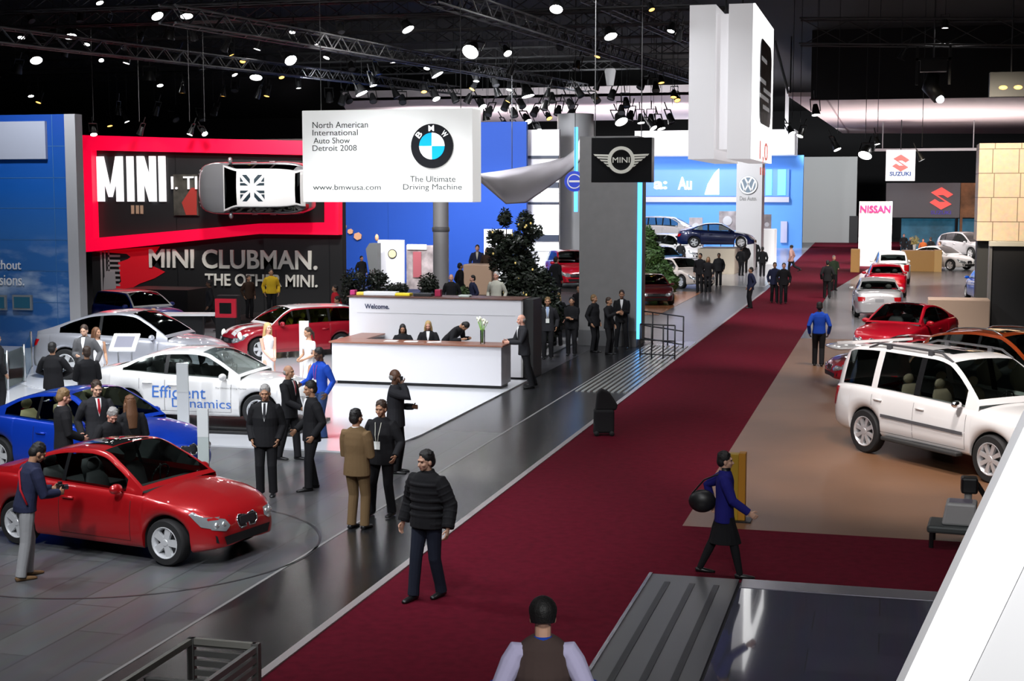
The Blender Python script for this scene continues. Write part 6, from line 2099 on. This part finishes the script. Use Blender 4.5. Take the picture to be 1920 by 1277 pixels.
# crate at the bottom left
a, b_ = G(480, 1206, 1.0), G(402, 1277, 1.0)
t = thing('slatted_crate', 'grey slatted open-top crate on wheels at the bottom edge', 'crate', (-6.55, 11.75, 0), 0)
cg = mat('crate_grey', (.22, .22, .21), .45, .3)
ZC = 1.05
p1, p2, p3 = G(480, 1206, ZC), G(352, 1200, ZC), G(306, 1240, ZC)
x1_, x0_, y1_ = p1.x, p2.x, p1.y
y0_ = y1_ - 1.7
t.location = (0, 0, 0)
for (x_, y_) in ((x0_, y0_), (x1_, y0_), (x0_, y1_), (x1_, y1_)):
    MB().box(x_ - .03, y_ - .03, .1, x_ + .03, y_ + .03, ZC).build('corner_post', cg, t)
    MB().cyl((x_ - .03, y_, .05), (x_ + .03, y_, .05), .05, n=14).build('wheel', TYRE, t)
for (c_, d_) in (((x0_, y1_ - .02), (x1_, y1_ + .02)), ((x0_, y0_ - .02), (x1_, y0_ + .02)), ((x0_ - .02, y0_), (x0_ + .02, y1_))):
    MB().box(c_[0], c_[1], ZC - .05, d_[0], d_[1], ZC).build('top_rim', mat('rim_pale', (.38, .37, .33), .5), t)
MB().box(x0_, y0_ + .9, ZC - .12, x1_, y0_ + .95, ZC - .08).build('cross_bar', cg, t)
q = MB()
for i in range(11):
    z_ = .16 + i * .082
    q.box(x1_ - .02, y0_, z_, x1_ + .02, y1_, z_ + .05)
q.build('slatted_side', mat('slat_grey', (.36, .36, .35), .4, .3), t)
q = MB()
for i in range(11):
    z_ = .16 + i * .082
    q.box(x0_, y1_ - .012, z_, x1_, y1_ + .012, z_ + .05)
q.build('slatted_back', cg, t)
MB().box(x0_, y0_, .12, x1_, y1_, .16).build('floor_board', DARKM, t)
# tan counter by the blue backdrop
g = G(888, 560)
r = rect_y(868, 496, 922, 560, 54)
tag(bevel(MB().box(r[0], 54, TE, r[2], 55, r[3]).build('tan_counter', mat('counter_tan', (.50, .34, .24), .5)), .04), 'tan counter in front of the blue backdrop', 'counter')


# ------------------------------------------------------------------ plants
def leaves(name, blobs, n, m, parent, size=.09, seed=1):
    rg = random.Random(seed)
    q = MB()
    tot = sum(b_[1][0] * b_[1][2] for b_ in blobs)
    for c_, r_ in blobs:
        for _ in range(int(n * r_[0] * r_[2] / tot)):
            d = V((rg.gauss(0, 1), rg.gauss(0, 1), rg.gauss(0, 1))).normalized()
            k_ = rg.uniform(.45, 1.0)
            p = V((c_[0] + d.x * r_[0] * k_, c_[1] + d.y * r_[1] * k_, c_[2] + d.z * r_[2] * k_))
            a = V((rg.gauss(0, 1), rg.gauss(0, 1), rg.gauss(0, .5))).normalized()
            b2 = a.cross(d).normalized() * size * .38
            a = a * size
            q.add([p - a, p - a * .2 + b2, p + a, p - a * .2 - b2], [(0, 1, 2, 3)])
    return q.build(name, m, parent, fix=False)


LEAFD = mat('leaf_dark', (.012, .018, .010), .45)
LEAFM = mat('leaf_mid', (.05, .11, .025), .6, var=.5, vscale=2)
g = G(965, 600)
Yt = 41.5
c_ = AY(965, 600, Yt)
t = thing('magnolia_tree', 'large dark leafy tree behind the right end of the desk wall', 'tree', (c_.x, Yt, 0))


def tb(px, py, rx, rz_):
    p = AY(px, py, Yt)
    k_ = Yt / FPX * 1.04
    return ((p.x - c_.x, random.uniform(-.2, .2), p.z), (rx * k_, .5, rz_ * k_))


bl = [tb(948, 410, 11, 20), tb(987, 420, 16, 28), tb(930, 445, 18, 18), tb(975, 455, 34, 22), tb(962, 488, 50, 34), tb(985, 525, 54, 34), tb(965, 565, 50, 40), tb(1010, 560, 40, 60), tb(940, 470, 26, 14), tb(1005, 435, 14, 14), tb(1040, 590, 20, 40), tb(1000, 620, 50, 40)]
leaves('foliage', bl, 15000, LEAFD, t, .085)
MB().tube([(0, 0, TE), (.05, 0, 1.2), (0, 0, 2.2), (.2, 0, 3.4)], [.09, .07, .05, .02], n=10).build('trunk', mat('bark', (.05, .035, .025), .8), t, smooth=True)
MB().tube([(0, 0, 1.6), (-.3, 0, 2.6), (-.25, 0, 3.7)], [.05, .03, .015], n=8).build('branch', mat('bark', (.05, .035, .025), .8), t, smooth=True)
bevel(MB().lathe([(0, TE), (.35, TE), (.42, TE + .5), (.36, TE + .5), (.34, TE + .42), (0, TE + .42)], n=24, axis='z').build('planter', DARKM, t, smooth=True, sharp=40), .01)
rg = random.Random(5)
for i in range(14):
    p = AY(rg.uniform(930, 1010), rg.uniform(400, 560), Yt)
    MB().ell((p.x - c_.x, -.45, p.z), (.03, .03, .035), n=8, k=6).build('ornament', mat('ornament_gold', (.6, .45, .15), .4, emit=.5), t, smooth=True)
for i, (px, py, w_, h_, n_, Yp_, lab) in enumerate(((662, 520, 24, 24, 700, 44, 'low dark bush at the left end of the welcome wall'), (706, 520, 26, 22, 700, 44.5, 'low dark bush below the white square board'), (745, 535, 22, 12, 500, 44, 'flat dark bush behind the white carton'), (803, 528, 20, 24, 700, 43, 'dark conical bush left of the slim column'), (866, 540, 16, 10, 400, 42, 'small green bush behind the pale tray'))):
    p = AY(px, py, Yp_)
    k_ = Yp_ / FPX * 1.04
    t = thing('potted_bush', lab, 'bush', (p.x, Yp_, 0))
    m_ = LEAFD if i != 4 else mat('leaf_green', (.03, .06, .015), .6)  # greener leaves for the last bush
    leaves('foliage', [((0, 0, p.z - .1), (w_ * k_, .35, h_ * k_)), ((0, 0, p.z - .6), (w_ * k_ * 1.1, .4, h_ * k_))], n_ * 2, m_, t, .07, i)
    MB().cyl((0, 0, TE + .2), (0, 0, p.z - .2), .03, n=8).build('stem', mat('bark', (.05, .035, .025), .8), t)
    MB().lathe([(0, TE), (.3, TE), (.34, TE + .35), (0, TE + .35)], n=20, axis='z').build('planter', DARKM, t, smooth=True, sharp=40)
p = G(1232, 545)
Ys = 68
p = AY(1225, 500, Ys)
k_ = Ys / FPX * 1.03
t = thing('green_shrub', 'tall green shrub beside the blue-lit edge of the grey pillar', 'shrub', (p.x, Ys, 0))


def sb(px, py, rx, rz_):
    a = AY(px, py, Ys)
    return ((a.x - p.x, 0, a.z), (rx * k_, .8, rz_ * k_))


leaves('foliage', [sb(1212, 448, 17, 24), sb(1220, 482, 24, 32), sb(1232, 512, 30, 26), sb(1252, 528, 20, 18), sb(1240, 540, 26, 14)], 9000, LEAFM, t, .15, 9)
MB().tube([(0, 0, 0), (-.1, 0, 1.2), (-.3, 0, 2.4)], [.08, .06, .03], n=8).build('trunk', mat('bark', (.05, .035, .025), .8), t, smooth=True)
t = thing('flower_bouquet', 'yellow and cream flowers on the long orange wood counter', 'flowers')
c_ = AY(1715, 452, 92.5)
r_z = AY(1715, 470, 92.5).z
leaves('blossoms', [((c_.x, 92.5, c_.z), (.3, .2, .35))], 200, mat('blossom_cream', (.7, .6, .25), .6), t, .08, 4)
MB().lathe([(0, r_z), (.08, r_z), (.11, c_.z - .2), (0, c_.z - .2)], n=16, axis='z').build('vase', WHITE, t, loc=(c_.x, 92.5, 0))

# ------------------------------------------------------------------ lamps and rigging overhead
TR = mat('truss_dark', (.05, .05, .053), .5, .4)


def truss(lab, p0, p1, w_=.5, group=None, bays=None):
    p0, p1 = V(p0), V(p1)
    L_ = (p1 - p0).length
    d = (p1 - p0).normalized()
    s = V((-d.y, d.x, 0)).normalized() * w_ / 2
    u = V((0, 0, w_ / 2))
    q = MB()
    cs = [s + u, s - u, -s - u, -s + u]
    for c_ in cs:
        q.cyl(p0 + c_, p1 + c_, .035, n=6)
    n_ = bays or int(L_ / (w_ * 1.6))
    for i in range(n_):
        a = p0 + d * (L_ * i / n_)
        b_ = p0 + d * (L_ * (i + 1) / n_)
        for k in range(4):
            c1_, c2_ = cs[k], cs[(k + 1) % 4]
            q.cyl(a + (c1_ if i % 2 else c2_), b_ + (c2_ if i % 2 else c1_), .02, n=5)
    t_ = thing('lighting_truss', lab, 'truss', (0, 0, 0), 0, group)
    q.build('lattice', TR, t_)
    for f_ in (.08, .92):
        m_ = p0.lerp(p1, f_)
        MB().cyl(m_ + u, (m_.x, m_.y, 14), .015, n=5).build('hanger', TR, t_)
    return t_


tr = 'black lattice trusses under the dark ceiling'
for i, (y_, x0_, x1_, z_) in enumerate(((34, -32, -10, 10.2), (40, -36, -4, 10.6), (47, -40, -6, 11.0), (55, -46, -6, 11.4), (64, -50, -6, 11.9), (75, -56, -6, 12.2), (88, -60, -10, 12.6))):
    truss(('nearest', 'second nearest', 'third nearest', 'fourth nearest', 'fifth nearest', 'sixth nearest', 'farthest')[i] + ' of the cross trusses on the left under the ceiling', (x0_, y_, z_), (x1_, y_, z_), .5, tr)
for i, (x_, z_) in enumerate(((-26, 10.9), (-18, 10.9), (-11, 11.2))):
    truss(('leftmost', 'middle', 'rightmost')[i] + ' of the long trusses running away over the left stands', (x_, 34, z_ - 1.6), (x_, 86, z_ + .2), .45, tr)
p0, p1 = AY(1500, 60, 60), AY(1960, 62, 60)
truss('wide truss crossing above the right-hand stand', p0, p1, 1.0, tr)
p0, p1 = AY(1100, -10, 45), AY(1290, 75, 70)
truss('slanting truss left of the white tower sign', p0, p1, .4, tr)

CAN = mat('lamp_housing', (.02, .02, .021), .4, .4)
LENS = mat('lamp_lens_white', (1, 1, 1), .3, emit=45, ecol=(1, .99, .97))
LENSG = mat('lamp_lens_dim', (1, 1, 1), .3, emit=2.0, ecol=(.9, .95, 1))
LENSA = mat('lamp_lens_amber', (1, .6, .15), .3, emit=3.0, ecol=(1, .50, .10))
REFL = mat('lamp_reflector', (.8, .8, .82), .15, 1)


def lamp_proto(nm, big, lens, lab):
    t_ = thing(nm, lab, 'lamp')
    r_ = .24 if big else .14
    q = MB().lathe([(0, .34), (r_ * .5, .34), (r_ * .75, .22), (r_, .02), (r_, -.02), (r_ * .94, -.02), (r_ * .94, .01)], n=18, axis='z')
    q.build('housing', CAN, t_, smooth=True, sharp=40)
    MB().lathe([(0, .0), (r_ * .92, .0), (r_ * .92, .015), (0, .015)], n=18, axis='z').build('lens', lens, t_)
    y_ = MB()
    y_.box(-r_ - .03, -.02, .12, -r_ - .01, .02, .5).box(r_ + .01, -.02, .12, r_ + .03, .02, .5).box(-r_ - .03, -.02, .5, r_ + .03, .02, .52)
    y_.build('yoke', CAN, t_)
    MB().box(-.015, -.015, .52, .015, .015, .8).build('clamp', CAN, t_)
    return t_


white_xy = [(295, 30, 1), (350, 30, 1), (132, 68, 1), (316, 72, 1), (68, 113, 1), (190, 113, 0), (325, 115, 1), (30, 135, 1), (280, 150, 1), (300, 160, 0), (480, 145, 1), (545, 113, 1), (482, 92, 0), (548, 60, 0), (765, 55, 1), (590, 85, 0), (1043, 17, 1), (1145, 68, 1), (440, 140, 0),
            (480, 183, 0), (560, 165, 0), (612, 108, 0), (237, 118, 0), (163, 83, 0), (187, 5, 0), (820, 140, 1), (800, 128, 0), (737, 117, 0), (893, 152, 0), (818, 185, 0), (678, 175, 1), (700, 160, 0), (952, 100, 0), (955, 138, 0), (990, 180, 1), (955, 168, 0),
            (1025, 180, 0), (1258, 58, 0), (1270, 75, 0), (262, 252, 0), (356, 252, 0), (384, 251, 0), (176, 252, 0), (238, 228, 0), (912, 225, 0), (952, 240, 0), (968, 240, 0), (990, 228, 0), (1010, 245, 0), (1165, 228, 1), (1202, 230, 0), (1225, 240, 0), (1240, 241, 0), (1068, 217, 0), (40, 70, 0), (58, 180, 0), (1622, 291, 1), (1645, 270, 0), (1728, 300, 0), (1570, 280, 0), (1500, 255, 0), (1485, 250, 0), (1530, 215, 0), (1772, 52, 0), (905, 200, 0)]
amber_xy = [(342, 174), (418, 180), (500, 180), (455, 115), (434, 103), (795, 172), (885, 167), (952, 190), (1117, 168), (1263, 182), (1222, 18), (1120, 106), (693, 110), (72, 192), (206, 236), (528, 145), (1030, 222), (1270, 188), (1240, 155)]
dark_xy = [(618, 190), (655, 190), (640, 195), (700, 190), (745, 182), (755, 192), (855, 190), (875, 192), (930, 160), (935, 180), (915, 215), (945, 205), (965, 218), (980, 200), (1000, 215), (1020, 205), (1035, 190), (1045, 215), (1072, 200), (1120, 190), (1145, 185), (1175, 200), (1165, 212), (1230, 170), (1200, 165), (1090, 180), (1220, 232), (1260, 230), (1180, 225),
           (235, 90), (260, 75), (365, 75), (380, 130), (420, 95), (120, 105), (100, 60), (500, 60), (640, 60), (660, 130), (710, 140), (850, 120), (1050, 90), (1100, 100), (1080, 130), (440, 170), (220, 215), (290, 215), (330, 225), (380, 225), (400, 215), (1690, 110), (150, 40), (200, 50), (60, 40), (410, 40)]
pw_ = lamp_proto('stage_lamp', True, LENS, 'x')
ps_ = lamp_proto('stage_lamp', False, LENS, 'x')
pa_ = lamp_proto('stage_lamp', False, LENSA, 'x')
pd_ = lamp_proto('stage_lamp', False, mat('lens_unlit', (.05, .05, .06), .1), 'x')
rg = random.Random(11)


def place_lamp(proto, px, py, first, label, group, scale=1.0, tilt=True, big=False):
    # depth: the rig rises away from the camera
    if 240 <= py <= 256 and px < 400:
        Yl = 48.6
    elif px > 1480:
        Yl = 60.0
    else:
        f_ = max(0, min(1, py / 240))
        Yl = 38 + 44 * f_ + rg.uniform(-3, 3)
    g_ = AY(px, py, Yl)
    o = proto if first else copy_tree(proto)
    o.location = g_
    k_ = scale * (Yl / 50)
    o.scale = (k_,) * 3
    away = V((-g_.x, -g_.y, 0)).normalized()
    d_ = (V((0, 0, -1)) + away * rg.uniform(-.1, .75) + V((rg.uniform(-.6, .6), 0, 0))).normalized()
    o.rotation_euler = (-d_).to_track_quat('Z', 'Y').to_euler()
    tag(o, label, 'lamp', group)
    # drop rod up to the ceiling
    q = MB().cyl(g_ + V((0, 0, .55 * k_)), (g_.x, g_.y, 13.98), .012, n=4)
    q.build('drop_rod', TR, None)
    ob = bpy.data.objects[-1] if False else None
    return o


def drop(o, g_):
    pass


cnt = {'w': 0, 's': 0, 'a': 0, 'd': 0}


def where(px, py):
    a = 'over the cloud wall' if px < 160 else 'over the red frame' if px < 560 else 'over the glowing sign' if px < 900 else 'left of the tower sign' if px < 1290 else 'over the right-hand stand'
    return a


for px, py, b_ in white_xy:
    k_ = 'w' if b_ else 's'
    place_lamp(pw_ if b_ else ps_, px, py, cnt[k_] == 0, ('large' if b_ else 'small') + ' lit white stage lamp under the dark ceiling ' + where(px, py), ('large' if b_ else 'small') + ' lit stage lamps ' + where(px, py), 1.0 if b_ else rg.uniform(.7, 1.1))
    cnt[k_] += 1
for px, py in amber_xy:
    place_lamp(pa_, px, py, cnt['a'] == 0, 'amber glowing stage lamp under the dark ceiling ' + where(px, py), 'amber stage lamps ' + where(px, py), .8)
    cnt['a'] += 1
for px, py in dark_xy:
    place_lamp(pd_, px, py, cnt['d'] == 0, 'unlit black stage lamp under the dark ceiling ' + where(px, py), 'unlit stage lamps ' + where(px, py), 1.0)
    cnt['d'] += 1
g_ = AY(882, 97, 52)
o = copy_tree(pw_)
o.location = g_
o.scale = (1.35,) * 3
o.rotation_euler = (R(-50), R(10), 0)
tag(o, 'brightest white stage lamp, pointing at the camera above the white glowing sign', 'lamp')
if 'group' in o:
    del o['group']
MB().cyl(g_, (g_.x, g_.y, 13.98), .012, n=4).build('drop_rod', TR, None)
# collect the drop rods under their lamps
rods = [o for o in bpy.data.objects if o.name.startswith('drop_rod')]
bpy.context.view_layer.update()
lamps = [o for o in bpy.data.objects if o.get('category') == 'lamp']
for r_ in rods:
    p = r_.data.vertices[0].co
    best = min(lamps, key=lambda o: (o.location.x - p.x) ** 2 + (o.location.y - p.y) ** 2)
    r_.parent = best
    r_.matrix_parent_inverse = best.matrix_world.inverted()
# the white lantern
g_ = AY(1144, 145, 50)
t = thing('lantern', 'white conical lantern hanging on a wire left of the tower sign', 'lantern', g_)
MB().lathe([(0, -.28), (.12, -.28), (.20, .22), (.16, .30), (0, .30)], n=20, axis='z').build('lantern_shade', mat('lantern_white', (.7, .7, .72), .5, emit=.12), t, smooth=True, sharp=40)
MB().cyl((0, 0, .3), (0, 0, 13.98 - g_.z), .012, n=5).build('suspension_wire', TR, t)
# projector under the canopy edge on the right
g_ = AY(1750, 130, 60)
t = thing('moving_head', 'large black moving spotlight in a square frame above the pale canopy edge', 'lamp', g_)
q = MB()
for sx in (-.62, .62):
    q.box(sx - .05, -.05, -.6, sx + .05, .05, .9)
q.box(-.67, -.05, .35, .67, .05, .45)
q.build('yoke', CAN, t)
MB().box(-.5, -.25, -.1, .5, .25, .35).build('base_box', CAN, t)
MB().tube([(0, 0, -.2), (-.1, -.1, -.7), (.25, -.3, -1.15)], [.25, .33, .26], n=16).build('head', CAN, t, smooth=True)
MB().ell((.28, -.40, -1.2), (.16, .12, .16)).build('lens', LENSG, t, smooth=True)
MB().cyl((0, 0, .45), (0, 0, 13.98 - g_.z), .03, n=6).build('drop_rod', TR, t)
q = MB()
g_ = AY(1895, 165, 60)
t = thing('speaker_cluster', 'dark hanging box unit with amber lights at the right edge', 'unit', g_)
MB().box(-.8, -.3, -.35, 1.2, .3, .6).build('unit_body', BLACK, t)
for sx in (-.3, .25):
    MB().ell((sx, -.31, .0), (.16, .05, .08)).build('amber_light', LENSA, t, smooth=True)
MB().cyl((0, 0, .6), (0, 0, 13.98 - g_.z), .03, n=6).build('drop_rod', TR, t)
